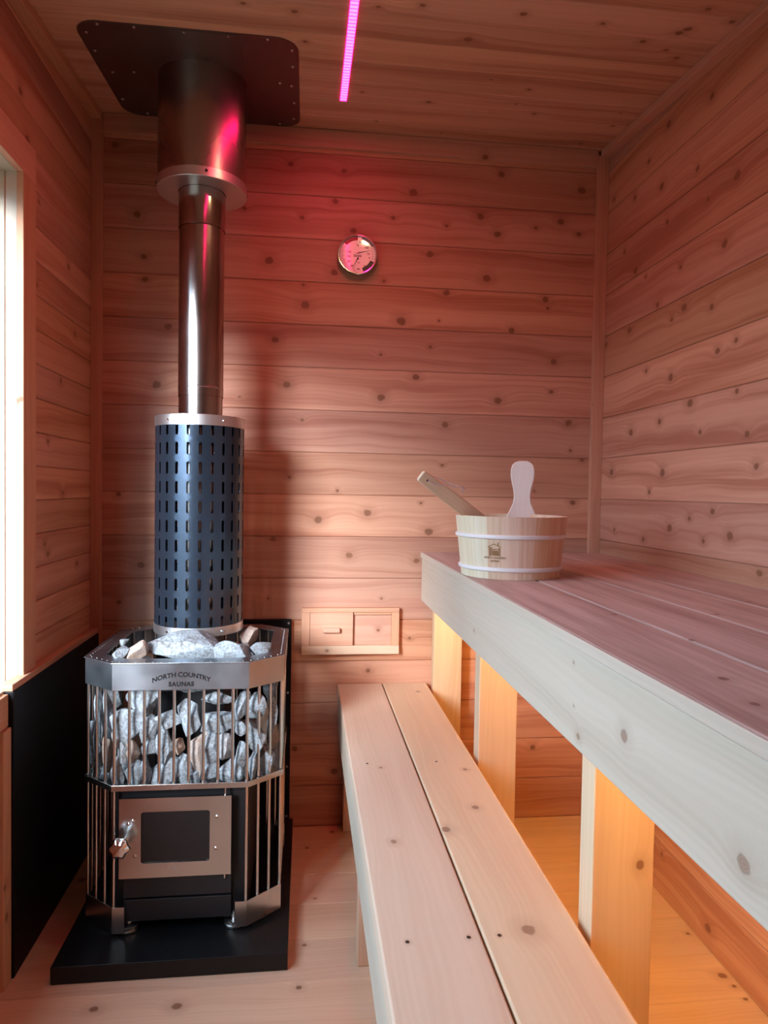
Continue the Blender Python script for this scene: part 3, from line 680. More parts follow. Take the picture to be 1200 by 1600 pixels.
for i, (x, y, z, wx, wz) in enumerate(STONES):
    dd = max(0.030, min(0.052, 0.8*min(wx, wz)))
    side = 0.0
    if x < -0.43: side = -0.6
    if x > -0.12: side = 0.6
    yy = 1.5705 + dd/2 + (max(0, -0.425-x)*0.95 if x < -0.43 else 0) + (max(0, x+0.115)*0.95 if x > -0.12 else 0) + 0.004
    zz = max(z, 0.3755 + wz*0.5)
    stone(i, (x, yy, zz), (wx*(1.32 if -0.40 < x < -0.14 else 1.12), dd, wz*1.16), rz=side if False else 0.0, ry=random.Random(i).uniform(-0.12, 0.12), label=SLAB[i], group=GS)
TL = ['broad pale slab stone heaped on the stove top, largest of all', 'upright stone with a brown side at the left of the stove top', 'small pale stone at the far left edge of the stove top',
      'rounded pale stone right of the big slab on the stove top', 'brownish pointed stone at the back right of the stove top', 'low pale stone at the right front of the stove top', 'tiny stone tucked behind the upright one on the stove top']
for i, (x, y, z, wx, wz) in enumerate(TOPST):
    stone(60+i, (x, y, z), (wx, [0.10, 0.05, 0.05, 0.075, 0.05, 0.06, 0.03][i], wz*[1.0, 1.1, 1.2, 1.15, 1.1, 1.2, 1][i]), rz=[0.1, -0.3, 0.2, 0.15, 0.5, -0.2, 0][i], ry=[0.05, 0.3, 0.1, -0.1, 0.6, 0.1, 0][i], label=TL[i], group='stones heaped on top of the stove')
# hidden fill that carries the heap, seen only through the gaps
FILL = [(-0.245, 1.655, 0.600, 0.15, 0.06), (-0.395, 1.680, 0.600, 0.07, 0.075), (-0.135, 1.655, 0.605, 0.08, 0.06), (-0.120, 1.74, 0.600, 0.075, 0.07), (-0.150, 1.86, 0.590, 0.07, 0.08), (-0.415, 1.78, 0.600, 0.08, 0.08), (-0.09, 1.74, 0.45, 0.05, 0.11), (-0.455, 1.74, 0.45, 0.06, 0.11), (-0.410, 1.655, 0.40, 0.06, 0.05), (-0.465, 1.72, 0.56, 0.04, 0.09), (-0.080, 1.73, 0.56, 0.04, 0.09)]
FL = ['stone under the big slab in the middle of the heap', 'stone in the heap behind the upright left stone', 'stone under the rounded stone at the right of the heap', 'stone at the right side of the heap below the rim',
      'stone under the brownish pointed stone', 'stone at the left side of the heap below the rim', 'stone inside the right side rods at half height', 'stone inside the left side rods at half height', 'low stone deep behind the left corner rod', 'stone high inside the left side rods', 'stone high inside the right side rods']
for i, (x, y, z, wx, wz) in enumerate(FILL):
    stone(80+i, (x, y, z), (wx, min(wx, 0.07), wz), ry=0.2*(i % 3-1), label=FL[i], group=GS)

# ------------------------------------------------------------------ flue, guard, chimney duct, ceiling plate
fl = thing('flue_pipe', 'slim shiny stainless flue pipe rising from the stove into the wider duct', 'flue pipe', (AX, AY, 0.57))
mb = MB()
def tubewall(mb, r, z0, z1, n=64, th=0.0012): mb.lathe([(r, z0), (r, z1), (r-th, z1), (r-th, z0)], (AX, AY, 0), n, close=True)
tubewall(mb, 0.0565, 0.571, 1.2950)
mb.build('lower_pipe', FLUE, fl, smooth=True)
mb = MB(); mb.lathe([(0.0580, 1.2952), (0.0580, 1.3160), (0.0588, 1.3170), (0.0588, 1.3200), (0.0580, 1.3210), (0.0580, 1.7300)], (AX, AY, 0), 64)
mb.build('middle_pipe', FLUE, fl, smooth=True, angle=20)
mb = MB(); mb.lathe([(0.0592, 1.7310), (0.0596, 1.7330), (0.0596, 1.80), (0.0592, 1.8260)], (AX, AY, 0), 64)
mb.build('upper_pipe', FLUE, fl, smooth=True, angle=20)

gd = thing('flue_guard', 'black perforated heat guard sleeve with long slots round the flue', 'heat guard', (AX, AY, 0.677))
mb = MB(); NC, R = 24, 0.1128; zg0, zg1, pitch = 0.684, 1.236, 0.0491
th0 = -PI/2 + math.radians(8.6)
def gp(t, z): return (AX+R*math.cos(t), AY+R*math.sin(t), z)
zs = [1.154 - pitch*k + pitch*1 for k in range(11)]     # slot centres
hw, hl = 0.0039, 0.0158
for c in range(NC):
    tc_ = th0 + 2*PI*(c)/NC; dt = PI/NC
    zprev = zg1
    for k, zc_ in enumerate(zs):
        top = zc_+pitch/2; bot = zc_-pitch/2
        if k == 0: top = zg1
        if k == len(zs)-1: bot = zg0
        hole, outer = [], []
        m = 5
        for j in range(m+1):                               # upper cap, right to left
            a = PI*j/m; hole.append((hw*math.cos(a), min(zc_+hl-hw+hw*math.sin(a), zc_+hl)))
        for j in range(m+1):
            a = PI+PI*j/m; hole.append((hw*math.cos(a), zc_-hl+hw+hw*math.sin(a)))
        for j in range(m+1): outer.append((R*dt*(1-2*j/m), top))
        for j in range(m+1): outer.append((-R*dt*(1-2*j/m), bot))
        M_ = len(hole)
        for i in range(M_):
            j = (i+1) % M_
            q = [outer[i], outer[j], hole[j], hole[i]]
            mb.face([gp(tc_+x/R, z) for x, z in q][::-1])
gs = mb.build('sleeve', GUARD, gd, smooth=True, angle=60)
wd = gs.modifiers.new('weld', 'WELD'); wd.merge_threshold = 0.00005
so = gs.modifiers.new('thickness', 'SOLIDIFY'); so.thickness = 0.0015; so.offset = -1
es = gs.modifiers.new('split', 'EDGE_SPLIT'); es.split_angle = math.radians(50)
for z0, z1 in ((1.2125, 1.2400), (0.6775, 0.7010)):
    m_ = MB(); top = z1 > 1
    pr = [(0.1132, z0), (0.1155, z0+.0006), (0.1155, z1-.0006), (0.1135, z1)]
    if top: pr = [(0.1132, z0), (0.1155, z0+.0006), (0.1155, z1-.0006), (0.1145, z1), (0.0600, z1), (0.0600, z1-0.0015), (0.1132, z1-0.0015)]
    else: pr = [(0.0600, z0), (0.1145, z0), (0.1155, z0+.001), (0.1155, z1), (0.1132, z1), (0.1132, z0+0.0015), (0.0600, z0+0.0015)]
    m_.lathe(pr, (AX, AY, 0), 72, close=True)
    rg = m_.build('ring', GALV, gd, smooth=True, angle=30)
    for a in (-124, -52, 20, 92, 164):
        t = math.radians(a); m2 = MB(); p = Vector((AX+0.1154*math.cos(t), AY+0.1154*math.sin(t), (z0+z1)/2)); d = Vector((math.cos(t), math.sin(t), 0))
        m2.tube(p, p+d*0.003, 0.0034, 10, r1=0.002); m2.build('screw', CHROME, rg, smooth=True)

dc = thing('chimney_duct', 'wide dull stainless insulated duct hanging from the ceiling around the flue', 'chimney duct', (AX, AY, 1.825))
zt = zc(AY-0.112)
m_ = MB(); n = 72; pts = []
for r in (0.1125, 0.1105):
    for i in range(n):
        t = 2*PI*i/n; x, y = AX+r*math.cos(t), AY+r*math.sin(t)
        pts += [(x, y, 1.830), (x, y, zc(y)-0.0022)]
fs = []
for i in range(n):
    j = (i+1) % n
    fs += [(2*i, 2*j, 2*j+1, 2*i+1), (2*n+2*j, 2*n+2*i, 2*n+2*i+1, 2*n+2*j+1), (2*j, 2*i, 2*n+2*i, 2*n+2*j)]
m_.idx(pts, fs); m_.build('duct_shell', DUCT, dc, smooth=True, angle=60)
m_ = MB(); m_.lathe([(0.0605, 1.8265), (0.1140, 1.8265), (0.1150, 1.8275), (0.1150, 1.8500), (0.1130, 1.8505), (0.1130, 1.8285), (0.0605, 1.8285)], (AX, AY, 0), 72, close=True)
rg = m_.build('end_collar', GALV, dc, smooth=True, angle=30)
for a in (-77, 13, 103, 193):
    t = math.radians(a); m2 = MB(); p = Vector((AX+0.1149*math.cos(t), AY+0.1149*math.sin(t), 1.8395)); d = Vector((math.cos(t), math.sin(t), 0))
    m2.tube(p, p+d*0.002, 0.0036, 12); m2.build('screw', DARKIN, rg)

pl = thing('ceiling_plate', 'dark steel fire stop plate with rounded corners screwed to the ceiling', 'ceiling plate', (AX, AY, zc(AY)))
def ceil_pt(x, y, h): return (x, y, zc(y)-h)
px0, px1, py0, py1, rc = -0.5350, -0.0300, 1.6200, 2.0990, 0.055
per = []
for cx_, cy_, a0 in ((px1-rc, py1-rc, 0), (px0+rc, py1-rc, 90), (px0+rc, py0+rc, 180), (px1-rc, py0+rc, 270)):
    for k in range(9):
        t = math.radians(a0+90*k/8); per.append((cx_+rc*math.cos(t), cy_+rc*math.sin(t)))
m_ = MB(); N_ = len(per)
# plate split in two overlapping halves as in the photo: left and right of the duct
m_.idx([ceil_pt(x, y, 0.0003) for x, y in per]+[ceil_pt(x, y, 0.0022) for x, y in per],
       [tuple(range(N_)), tuple(range(2*N_-1, N_-1, -1))]+[((i+1) % N_, i, N_+i, N_+(i+1) % N_) for i in range(N_)])
plt = m_.build('plate', PLATE, pl)
m_ = MB(); m_.idx([ceil_pt(*q) for q in ((AX-0.113, py0+0.004, 0.0024), (AX+0.113, py0+0.004, 0.0024), (AX+0.113, py1-0.004, 0.0024), (AX-0.113, py1-0.004, 0.0024),
                   (AX-0.113, py0+0.004, 0.0034), (AX+0.113, py0+0.004, 0.0034), (AX+0.113, py1-0.004, 0.0034), (AX-0.113, py1-0.004, 0.0034))],
                  [(0, 1, 2, 3), (7, 6, 5, 4), (0, 4, 5, 1), (1, 5, 6, 2), (2, 6, 7, 3), (3, 7, 4, 0)])
m_.build('overlap_strip', PLATE, pl)
SCP = [(px0+.02, py0+.05), (px0+.055, py0+.012), (-0.40, py0+.012), (-0.29, py0+.012), (-0.19, py0+.012), (-0.10, py0+.012), (px1-.015, py0+.05), (px1-.015, 1.745), (px1-.02, 1.845), (px1-.05, 1.835), (px1-.015, 1.94), (px1-.018, 2.04),
       (px0+.016, 1.75), (px0+.03, 1.85), (px0+.085, 1.84), (px0+.016, 2.00), (-0.47, 2.08), (-0.09, 2.08)]
for x, y in SCP:
    m_ = MB(); m_.tube(ceil_pt(x, y, 0.0022), ceil_pt(x, y, 0.0045), 0.0040, 10, r1=0.0026); m_.build('screw', SCREW, plt, smooth=True)

# ------------------------------------------------------------------ lamps
def lf(x, y, h): return (x, y, zc(y)-h)
led = thing('ceiling_light_strip', 'glowing pink light strip running along the ceiling', 'light strip', (0.0885, 1.3, zc(1.3)))
LX0, LX1, LY0, LY1 = 0.0805, 0.0975, 0.75, 1.8990
m_ = MB(); m_.idx([lf(LX0-.0015, LY0, .0002), (lf(LX1+.0015, LY0, .0002)), lf(LX1+.0015, LY1+.003, .0002), lf(LX0-.0015, LY1+.003, .0002),
                   lf(LX0-.0015, LY0, .0045), lf(LX1+.0015, LY0, .0045), lf(LX1+.0015, LY1+.003, .0045), lf(LX0-.0015, LY1+.003, .0045)],
                  [(0, 1, 2, 3), (7, 6, 5, 4), (0, 4, 5, 1), (1, 5, 6, 2), (2, 6, 7, 3), (3, 7, 4, 0)])
m_.build('channel', simple('pink_diffuser_edge', (0.8, 0.1, 0.35), 0.4, emit=(1.0, 0.02, 0.28), estr=1.5), led)
EP = emitter('pink_led', (1.0, 0.0055, 0.13), PINK); EP2 = emitter('pink_led_gap', (1.0, 0.005, 0.12), PINK*0.22)
m_ = MB(); n = int((LY1-LY0)/0.0135)
for i in range(n):
    ya = LY0+(LY1-LY0)*i/n; ym = ya+(LY1-LY0)/n*0.62; yb = LY0+(LY1-LY0)*(i+1)/n
    for y0_, y1_, mi in ((ya, ym, 0), (ym, yb, 1)):
        m_.face([lf(LX0, y0_, .0048), lf(LX0, y1_, .0048), lf(LX1, y1_, .0048), lf(LX1, y0_, .0048)], mi=mi)
m_.build('diodes', [EP, EP2], led)
spot = thing('ceiling_spotlight', 'round warm white ceiling spotlight beside the pink strip', 'ceiling light', (0.172, 1.385, zc(1.400)))
m_ = MB(); m_.lathe([(0.0, -0.004), (0.030, -0.004), (0.030, -0.003), (0, -0.003)], (0.172, 1.385, zc(1.400)-0.004), 32)
m_.build('lamp_lens', emitter('warm_lamp', (1.0, 0.78, 0.36), WARM), spot)
m_ = MB(); m_.lathe([(0.031, 0.0), (0.040, 0.0), (0.041, -0.004), (0.038, -0.009), (0.031, -0.010)], (0.172, 1.385, zc(1.400)-0.001), 40, close=True)
m_.build('bezel', CHROME, spot, smooth=True)

# ------------------------------------------------------------------ thermometer on the back wall
TX, TZ, TR = 0.1490, 1.7720, 0.0605
th = thing('sauna_thermometer', 'round chrome rimmed thermometer and hygrometer dial on the back wall', 'thermometer', (TX, D, TZ))
def onw(pts): return [(TX+x, D-h, TZ+z) for x, h, z in pts]
def latheY(mb, prof, n=56, c=(0, 0)):
    pts = []; m = len(prof)
    for i in range(n):
        t = 2*PI*i/n
        for r, h in prof: pts.append((TX+c[0]+r*math.cos(t), D-h, TZ+c[1]+r*math.sin(t)))
    mb.idx(pts, [(i*m+k, i*m+k+1, ((i+1) % n)*m+k+1, ((i+1) % n)*m+k) for i in range(n) for k in range(m-1)])
m_ = MB(); latheY(m_, [(0.056, 0.0003), (0.058, 0.002), (0.0585, 0.018), (TR, 0.020), (TR, 0.024), (0.0585, 0.0265), (0.0560, 0.0262), (0.0550, 0.0235), (0.0550, 0.0200)])
m_.build('case', CHROME, th, smooth=True, angle=35)
m_ = MB(); latheY(m_, [(0.0, 0.0205), (0.0552, 0.0205)]); m_.build('dial', DIAL, th)
def arc(r0, r1, a0, a1, h, n=18):
    m_ = MB(); pts = []
    for i in range(n+1):
        t = math.radians(a0+(a1-a0)*i/n)
        for r in (r0, r1): pts.append((TX+r*math.cos(t), D-h, TZ+r*math.sin(t)))
    m_.idx(pts, [(2*i, 2*i+2, 2*i+3, 2*i+1) for i in range(n)]); return m_
o = arc(0.0430, 0.0530, 90, 140, 0.0209).build('red_scale_band', REDB, th)
arc(0.0420, 0.0540, -70, -22, 0.0209).build('dark_scale_band', DARKB, th)
arc(0.0480, 0.0540, 30, 76, 0.0208).build('grey_scale_band', simple('dial_grey', (0.35, 0.30, 0.36), 0.4), th)
arc(0.0536, 0.0542, -70, 290, 0.0210, 80).build('scale_line', INK, th)
m_ = MB()
for a in range(148, 266, 6):
    t = math.radians(a); r0 = 0.044 if (a-148) % 18 else 0.040
    c, s_ = math.cos(t), math.sin(t); wv = 0.0004
    m_.face([(TX+r0*c-wv*s_, D-.0211, TZ+r0*s_+wv*c), (TX+r0*c+wv*s_, D-.0211, TZ+r0*s_-wv*c), (TX+.0525*c+wv*s_, D-.0211, TZ+.0525*s_-wv*c), (TX+.0525*c-wv*s_, D-.0211, TZ+.0525*s_+wv*c)])
for a in range(-16, 34, 6):
    t = math.radians(a); r0 = 0.043
    c, s_ = math.cos(t), math.sin(t); wv = 0.0004
    m_.face([(TX+r0*c-wv*s_, D-.0211, TZ+r0*s_+wv*c), (TX+r0*c+wv*s_, D-.0211, TZ+r0*s_-wv*c), (TX+.0525*c+wv*s_, D-.0211, TZ+.0525*s_-wv*c), (TX+.0525*c-wv*s_, D-.0211, TZ+.0525*s_+wv*c)])
m_.build('tick_marks', INK, th)
for body, x, z, sz in (('120', -0.026, 0.0075, 0.0085), ('100', -0.027, -0.006, 0.0085), ('80', -0.026, -0.021, 0.0085), ('60', -0.016, -0.034, 0.0085), ('40', 0.003, -0.0435, 0.0085), ('20', 0.022, -0.034, 0.0085),
                       ('50', 0.008, 0.0385, 0.0095), ('100', 0.027, 0.0215, 0.0095), ('75', 0.033, 0.003, 0.0085), ('0', 0.036, -0.009, 0.0085), ('°F', 0.000, 0.027, 0.008), ('°C', 0.003, -0.0245, 0.007), ('Sauna', 0.000, -0.003, 0.0105)):
    text_part('lettering', body, sz, INK, th, lambda X, Y_, h, x=x, z=z: (TX+x+X, D-0.0213-h, TZ+z+Y_), depth=0.0002, bold=0.0001)
def needle(name, cx_, cz_, a, ln, h, w_=0.0011, tail=0.006):
    m_ = MB(); t = math.radians(a); c, s_ = math.cos(t), math.sin(t)
    P = [(-tail, -w_*.6), (-tail, w_*.6), (0, w_), (ln, w_*.25), (ln, -w_*.25), (0, -w_)]
    pts = [(TX+cx_+x*c-z*s_, D-hh, TZ+cz_+x*s_+z*c) for hh in (h, h+.0005) for x, z in P]
    m_.idx(pts, [(0, 1, 2, 5), (2, 3, 4, 5), (6, 11, 8, 7), (8, 11, 10, 9)]); return m_.build(name, INK, th)
needle('humidity_needle', 0.002, 0.0055, 13, 0.038, 0.0218)
needle('temperature_needle', 0.000, -0.0120, 245, 0.034, 0.0222)
for z in (0.0055, -0.0120):
    m_ = MB(); latheY(m_, [(0, 0.0238), (0.0020, 0.0236), (0.0026, 0.0210)], 20, (0.001, z)); m_.build('pivot', CHROME if z > 0 else INK, th, smooth=True)

th.rotation_euler = (0, 0, math.radians(-2.7))
th.location.y -= 0.0028

# ------------------------------------------------------------------ sliding air vent
vn = thing('air_vent', 'wooden sliding air vent with a small handle, low on the back wall', 'air vent', (0.145, D, 0.615))
vx0, vx1, vz0, vz1 = -0.0065, 0.2965, 0.5465, 0.6905
def vp(name, lo, hi, ax, parent=vn, knots=(), bv=0.001, rnd=None, mat=W_TRIM, autok=0):
    m_ = MB(); m_.plank(lo, hi, ax, knots=knots, rnd=rnd, autok=autok); return m_.build(name, mat, parent, bevel=bv)
vp('frame_rail', (vx0, D-0.020, vz1-0.0135), (vx1, D-0.0003, vz1), 0, rnd=.5)
vp('frame_rail', (vx0, D-0.022, vz0), (vx1, D-0.0003, vz0+0.0265), 0, rnd=.9, knots=[(0.072, vz0+0.012, 0.006)], mat=W_BENCH)
vp('frame_stile', (vx0, D-0.019, vz0+0.0268), (vx0+0.0245, D-0.0003, vz1-0.0138), 2, rnd=.55)
vp('frame_stile', (vx1-0.0235, D-0.019, vz0+0.0268), (vx1, D-0.0003, vz1-0.0138), 2, rnd=.75)
vp('back_board', (0.153, D-0.0070, vz0+0.0268), (vx1-0.0238, D-0.0003, vz1-0.0138), 0, rnd=.35, knots=[(0.232, 0.618, 0.006)])
vp('top_guide', (0.155, D-0.014, vz1-0.022), (vx1-0.0238, D-0.0072, vz1-0.0138), 0, rnd=.8)
sl = vp('slide', (vx0+0.0255, D-0.0175, vz0+0.0270), (0.1520, D-0.0075, vz1-0.0140), 0, rnd=.6)
vp('handle', (0.0580, D-0.0300, 0.6150), (0.1115, D-0.0177, 0.6300), 0, parent=sl, rnd=.7, bv=0.003)

# ------------------------------------------------------------------ lower bench
UF = 0.363
lb = thing('lower_bench', 'pale low wooden bench of two wide boards in front of the upper bench', 'bench', (0.25, 1.0, 0.0005))
LZ = 0.4490; yb = D-0.0015; y0b = -0.30
def lp(name, lo, hi, ax, parent, mat, knots=(), rnd=None, bv=0.003, autok=0):
    m_ = MB(); m_.plank(lo, hi, ax, knots=knots, rnd=rnd, autok=autok); return m_.build(name, mat, parent, bevel=bv)
KL = list(KN_LOW)
lp('seat_board', (0.1070, y0b, LZ-0.038), (0.2465, yb, LZ), 1, lb, W_BENCH, [k for k in KL if k[1] < .247], .35)
lp('seat_board', (0.2500, y0b, LZ-0.038), (0.3880, yb, LZ), 1, lb, W_BENCH, [k for k in KL if k[1] > .247], .75)
lp('front_rail', (0.1085, y0b, LZ-0.140), (0.1270, yb, LZ-0.0383), 1, lb, W_EDGE, (), .5, 0.002)
lp('rear_rail', (0.3500, y0b, LZ-0.128), (0.3870, yb-.045, LZ-0.0383), 1, lb, W_EDGE, (), .5, 0.002)
for y in (2.068, 1.470, 0.87, 0.27):
    y1_ = min(y+0.038, D-0.0015)
    g = lp('leg', (0.1275, y, 0.0005), (0.2150, y1_, LZ-0.1285), 2, lb, W_POST, (), None, 0.002)
    lp('cross_bar', (0.1275, y, LZ-0.128), (0.3495, y1_, LZ-0.0385), 0, lb, W_POST, (), None, 0.002)
for x, y in ((0.144, .887), (0.229, .889), (0.272, .889), (0.144, 1.487), (0.30, 1.487)):
    m_ = MB(); m_.tube((x, y, LZ+0.0001), (x, y, LZ+0.0004), 0.0030, 10); m_.build('screw', simple('dark_screw', (0.05, 0.035, 0.03), 0.5, 0.5), lb)

# ------------------------------------------------------------------ upper bench
ub = thing('upper_bench', 'high wooden bench with weathered pinkish top boards and a thick pale fascia', 'bench', (0.65, 1.0, 0.0005))
UZ = 0.8660; yu = D-0.0195
xs = [UF, 0.5040, 0.6440, 0.7840, XR-0.0015]
for i in range(4):
    a, b_ = xs[i], xs[i+1]-(0.0035 if i < 3 else 0)
    lp('seat_board', (a, y0b, UZ-0.0162), (b_, yu, UZ), 1, ub, W_TOP, [k for k in KN_TOP if a < k[1] < b_], [.7, .35, .6, .45][i], 0.0030)
lp('edge_strip', (UF-0.0035, y0b, UZ-0.0164), (UF-0.0003, yu, UZ-0.0002), 1, ub, W_EDGE, (), .6, 0.0014)
lp('fascia', (UF+0.0012, y0b, 0.7140), (UF+0.0375, yu, UZ-0.0182), 1, ub, W_EDGE, KN_FAS, .5, 0.003)
lp('rear_joist', (XR-0.0400, y0b, 0.7600), (XR-0.0015, yu, UZ-0.0170), 1, ub, W_POST, (), .5, 0.002)
for i, y in enumerate((2.062, 1.505, 0.885, 0.270)):
    y1_ = min(y+0.045, D-0.0195)
    lp('leg', (UF+0.0380, y, 0.0005), (0.4905, y1_, 0.7600), 2, ub, W_POST, [(0.69, 0.465, 0.006)] if i == 1 else [(0.54, 0.47, 0.007)] if i == 2 else [], [.4, .6, .5, .5][i], 0.002)
    lp('joist', (UF+0.0380, y, 0.7605), (XR-0.0405, y1_, UZ-0.0170), 0, ub, W_POST, (), None, 0.002)
led2 = thing('bench_light_strip', 'warm amber light strip hidden behind the fascia under the upper bench', 'light strip', (UF+0.041, 1.2, 0.8))
WLED = emitter('amber_led', (1.0, 0.57, 0.15), LEDSTR)
m_ = MB()
for a, b_ in ((-0.28, 0.230), (0.360, 0.830), (0.980, 1.450), (1.600, 2.020)):
    m_.box((UF+0.0378, a, 0.812), (UF+0.0455, b_, 0.820))
m_.build('diodes', WLED, led2)

# ------------------------------------------------------------------ bucket and ladle
BX, BY, BZ = 0.4745, 1.535, UZ+0.0004
bk = thing('sauna_bucket', 'round wooden sauna bucket with pale bands and an upright white ear', 'bucket', (BX, BY, BZ))
rb, rt, bh = 0.112, 0.1275, 0.1370
NS = 22; m_ = MB(); rr = random.Random(4)
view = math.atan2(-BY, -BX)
def stave_pt(t, s_, inner=0.0): r = rb+(rt-rb)*s_-inner; return (BX+r*math.cos(t), BY+r*math.sin(t), BZ+bh*s_)
for i in range(NS):
    t0, t1 = 2*PI*i/NS, 2*PI*(i+1)/NS
    tm = (t0+t1)/2
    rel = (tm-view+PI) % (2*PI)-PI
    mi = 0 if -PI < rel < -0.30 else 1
    rnd = rr.random(); sub = 4
    for j in range(sub):
        a, b_ = t0+(t1-t0)*j/sub, t0+(t1-t0)*(j+1)/sub
        uvf = lambda t, s_: (s_*bh+i*0.7, (t-t0)*rt+i*0.31)
        m_.face([stave_pt(a, 0), stave_pt(b_, 0), stave_pt(b_, 1), stave_pt(a, 1)], [uvf(a, 0), uvf(b_, 0), uvf(b_, 1), uvf(a, 1)], rnd, mi=mi)
        m_.face([stave_pt(b_, 0, .011), stave_pt(a, 0, .011), stave_pt(a, 1, .011), stave_pt(b_, 1, .011)], [uvf(b_, 0), uvf(a, 0), uvf(a, 1), uvf(b_, 1)], rnd, mi=mi)
        m_.face([stave_pt(a, 1), stave_pt(b_, 1), stave_pt(b_, 1, .011), stave_pt(a, 1, .011)], None, rnd, mi=0)
m_.idx([stave_pt(2*PI*i/44, 0, 0) for i in range(44)], [tuple(range(43, -1, -1))])
m_.idx([(BX+(rb-.012)*math.cos(2*PI*i/44), BY+(rb-.012)*math.sin(2*PI*i/44), BZ+.012) for i in range(44)], [tuple(range(44))])
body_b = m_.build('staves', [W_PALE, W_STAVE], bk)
for zz in (0.0215, 0.0930):
    m_ = MB(); r = rb+(rt-rb)*zz/bh; k = 8
    m_.lathe([(r+0.0012+0.0040*math.cos(2*PI*q/k), zz+0.0050*math.sin(2*PI*q/k)) for q in range(k)], (BX, BY, BZ), 72, close=True)
    m_.build('band', BAND, bk, smooth=True)
# upright ear at the back of the rim
et = math.atan2(0.108, 0.052)   # towards the wall, a little right
ec = Vector((0.5330, 1.6350)); ed = Vector((math.cos(view+PI/2), math.sin(view+PI/2)))   # across the view
ed = Vector((0.945, -0.327)); en = Vector((-0.327, -0.945))
prof = [(-0.04, 0.023), (0.0, 0.0385), (0.05, 0.037), (0.110, 0.038), (0.132, 0.0355), (0.147, 0.0285), (0.160, 0.0225), (0.178, 0.0205), (0.196, 0.0228), (0.212, 0.0272), (0.228, 0.0298), (0.243, 0.0296), (0.254, 0.0265), (0.261, 0.0195), (0.2645, 0.009)]
prof = [(z, w_) for z, w_ in prof if z >= 0.0]
m_ = MB(); L_, R2 = [], []
pts = []
for thk in (-0.006, 0.006):
    for sgn, seq in ((-1, prof), (1, prof[::-1])):
        for z, w_ in seq:
            p = ec + ed*(w_*0.98*sgn) + en*thk
            pts.append((p.x, p.y, BZ+0.004+z))
n = len(prof)*2
m_.idx(pts, [tuple(range(n)), tuple(range(2*n-1, n-1, -1))]+[((i+1) % n, i, n+i, n+(i+1) % n) for i in range(n)], uvs=[(p[2], p[0]) for p in pts])
ear = m_.build('ear', W_WHITE, bk, bevel=0.0025); ear['label'] = 'white rounded ear with a narrow waist'
# printed cabin mark and lettering on the front
def on_bucket(tx, tz, scale=1.0):
    t0 = view-0.30+tx
    def f(x, y, h):
        s_ = (tz+y)/bh; r = rb+(rt-rb)*s_+0.0004+h
        t = t0 + x/rt
        return (BX+r*math.cos(t), BY+r*math.sin(t), BZ+tz+y)
    return f
text_part('lettering', 'NORTH COUNTRY', 0.0062, BURN, bk, on_bucket(0.02, 0.0475), depth=0.0002, bold=0.0001)
text_part('lettering', 'SAUNAS', 0.0058, BURN, bk, on_bucket(0.02, 0.0405), depth=0.0002, bold=0.0001)
f = on_bucket(0.02, 0.0)
m_ = MB()
def q(x0, x1, z0, z1, zr0=None, zr1=None):
    zr0 = z0 if zr0 is None else zr0; zr1 = z1 if zr1 is None else zr1
    K_ = 1.5; zz_ = lambda z: 0.0527+(z-0.0527)*K_
    m_.face([f(x0*K_, zz_(z0), 0), f(x1*K_, zz_(zr0), 0), f(x1*K_, zz_(zr1), 0), f(x0*K_, zz_(z1), 0)])
for k in range(5): q(-0.0095+k*0.0012, -0.0089+k*0.0012, 0.0525, 0.0650)
q(-0.0035, 0.0055, 0.0525, 0.0600); q(-0.0038, 0.0088, 0.0610, 0.0622); q(0.0060, 0.0068, 0.0525, 0.0640); q(0.0076, 0.0086, 0.0525, 0.0640)
q(-0.0110, -0.0010, 0.0640, 0.0652, 0.0690, 0.0702); q(-0.0010, 0.0095, 0.0690, 0.0702, 0.0640, 0.0652); q(0.0045, 0.0062, 0.0665, 0.0715); q(-0.0095, 0.0090, 0.0520, 0.0527)
m_.build('cabin_mark', BURN, bk)

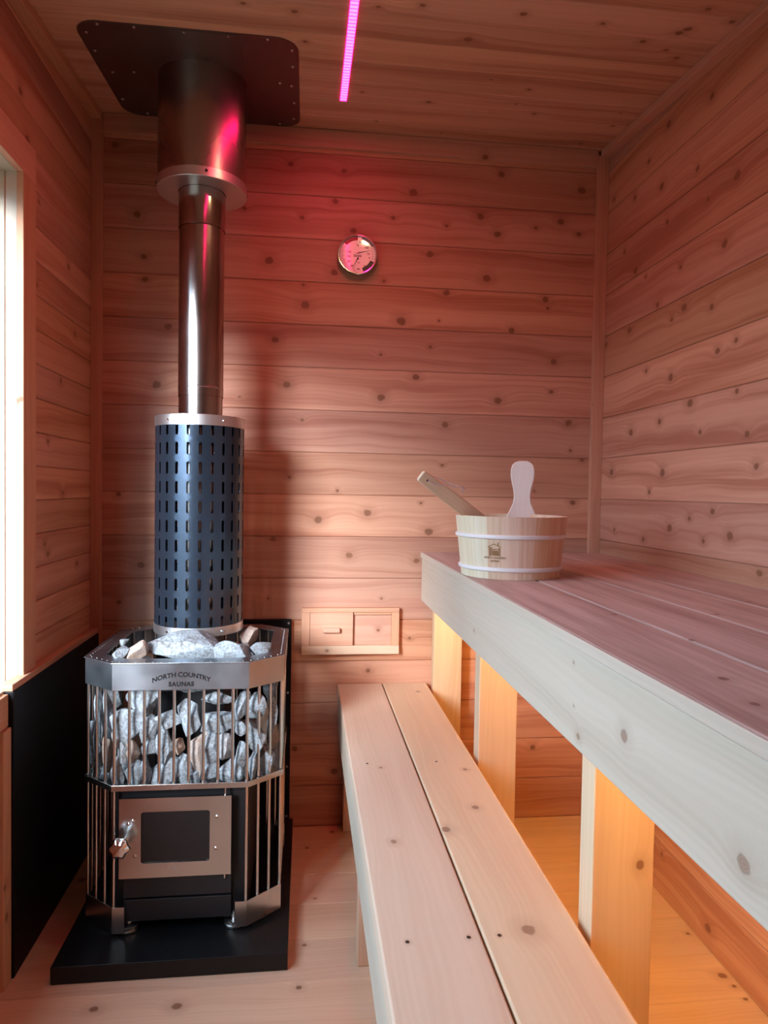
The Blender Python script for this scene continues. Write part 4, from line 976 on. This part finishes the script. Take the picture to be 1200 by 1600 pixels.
# ladle: flat handle leaning over the left rim, bowl inside the bucket
ld = thing('sauna_ladle', 'wooden ladle leaning in the bucket with its flat handle up to the left', 'ladle', (BX, BY, BZ+0.02))
H0, H1 = Vector((0.2455, 1.450, 1.0905)), Vector((0.4450, 1.5450, 0.9600))
dr = (H1-H0).normalized(); cam_dir = Vector((0, 0, CZ))-H0; side = dr.cross(cam_dir).normalized(); nrm = side.cross(dr).normalized()
m_ = MB(); pts = []
prof = [(0, 0.0085), (0.002, 0.0128), (0.02, 0.0140), (0.12, 0.0165), (0.19, 0.0165), ((H1-H0).length, 0.0150)]
for h in (0.0045, -0.0045):
    for sgn, seq in ((-1, prof), (1, prof[::-1])):
        for a, w_ in seq: pts.append(H0+dr*a+side*(w_*sgn)+nrm*h)
n = len(prof)*2
m_.idx(pts, [tuple(range(n)), tuple(range(2*n-1, n-1, -1))]+[((i+1) % n, i, n+i, n+(i+1) % n) for i in range(n)],
       uvs=[((Vector(p)-H0).dot(dr), (Vector(p)-H0).dot(side)) for p in pts], rnd=.5)
m_.build('handle', W_PALE, ld, bevel=0.002)
m_ = MB(); hp = H0+dr*0.020
m_.tube(hp+nrm*0.0046, hp+nrm*0.0049, 0.0028, 14); m_.build('hole', DARKIN, ld)
m_ = MB(); bc = Vector((BX-0.010, BY+0.010, BZ+0.062))
m_.lathe([(0, 0), (0.028, 0.001), (0.036, 0.012), (0.038, 0.040), (0.034, 0.040), (0.032, 0.014), (0, 0.006)], bc, 32)
m_.build('bowl', W_PALE, ld, smooth=True)
# cord loop through the hole
def curve_part(name, pts, r, mat, parent):
    m_ = MB()
    P = [Vector(p) for p in pts]; out = []
    for i in range(len(P)-1):
        p0 = P[max(i-1, 0)]; p1 = P[i]; p2 = P[i+1]; p3 = P[min(i+2, len(P)-1)]
        for k in range(5):
            t = k/5; out.append(0.5*((2*p1)+(-p0+p2)*t+(2*p0-5*p1+4*p2-p3)*t*t+(-p0+3*p1-3*p2+p3)*t**3))
    out.append(P[-1])
    for a, b_ in zip(out[:-1], out[1:]): m_.tube(a, b_, r, 8)
    return m_.build(name, mat, parent, smooth=True)
def off(a, s_, h): return H0+dr*a+side*s_+nrm*h
sgn = 1 if side.z > 0 else -1
curve_part('cord', [off(.020, 0, .0049), off(.028, 0.001*sgn, .007), off(.046, .006*sgn, .0085), off(.064, .018*sgn, .008), off(.080, .024*sgn, .007), off(.092, .034*sgn, .006), off(.100, .036*sgn, .005), off(.1085, .034*sgn, .005)], 0.0013, CORD, ld)
curve_part('cord', [off(.020, 0, -.0049), off(.034, .016*sgn, -.006), off(.060, .022*sgn, 0), off(.078, .028*sgn, .005), off(.096, .035*sgn, .006), off(.101, .031*sgn, .005), off(.110, .027*sgn, .005)], 0.0013, CORD, ld)
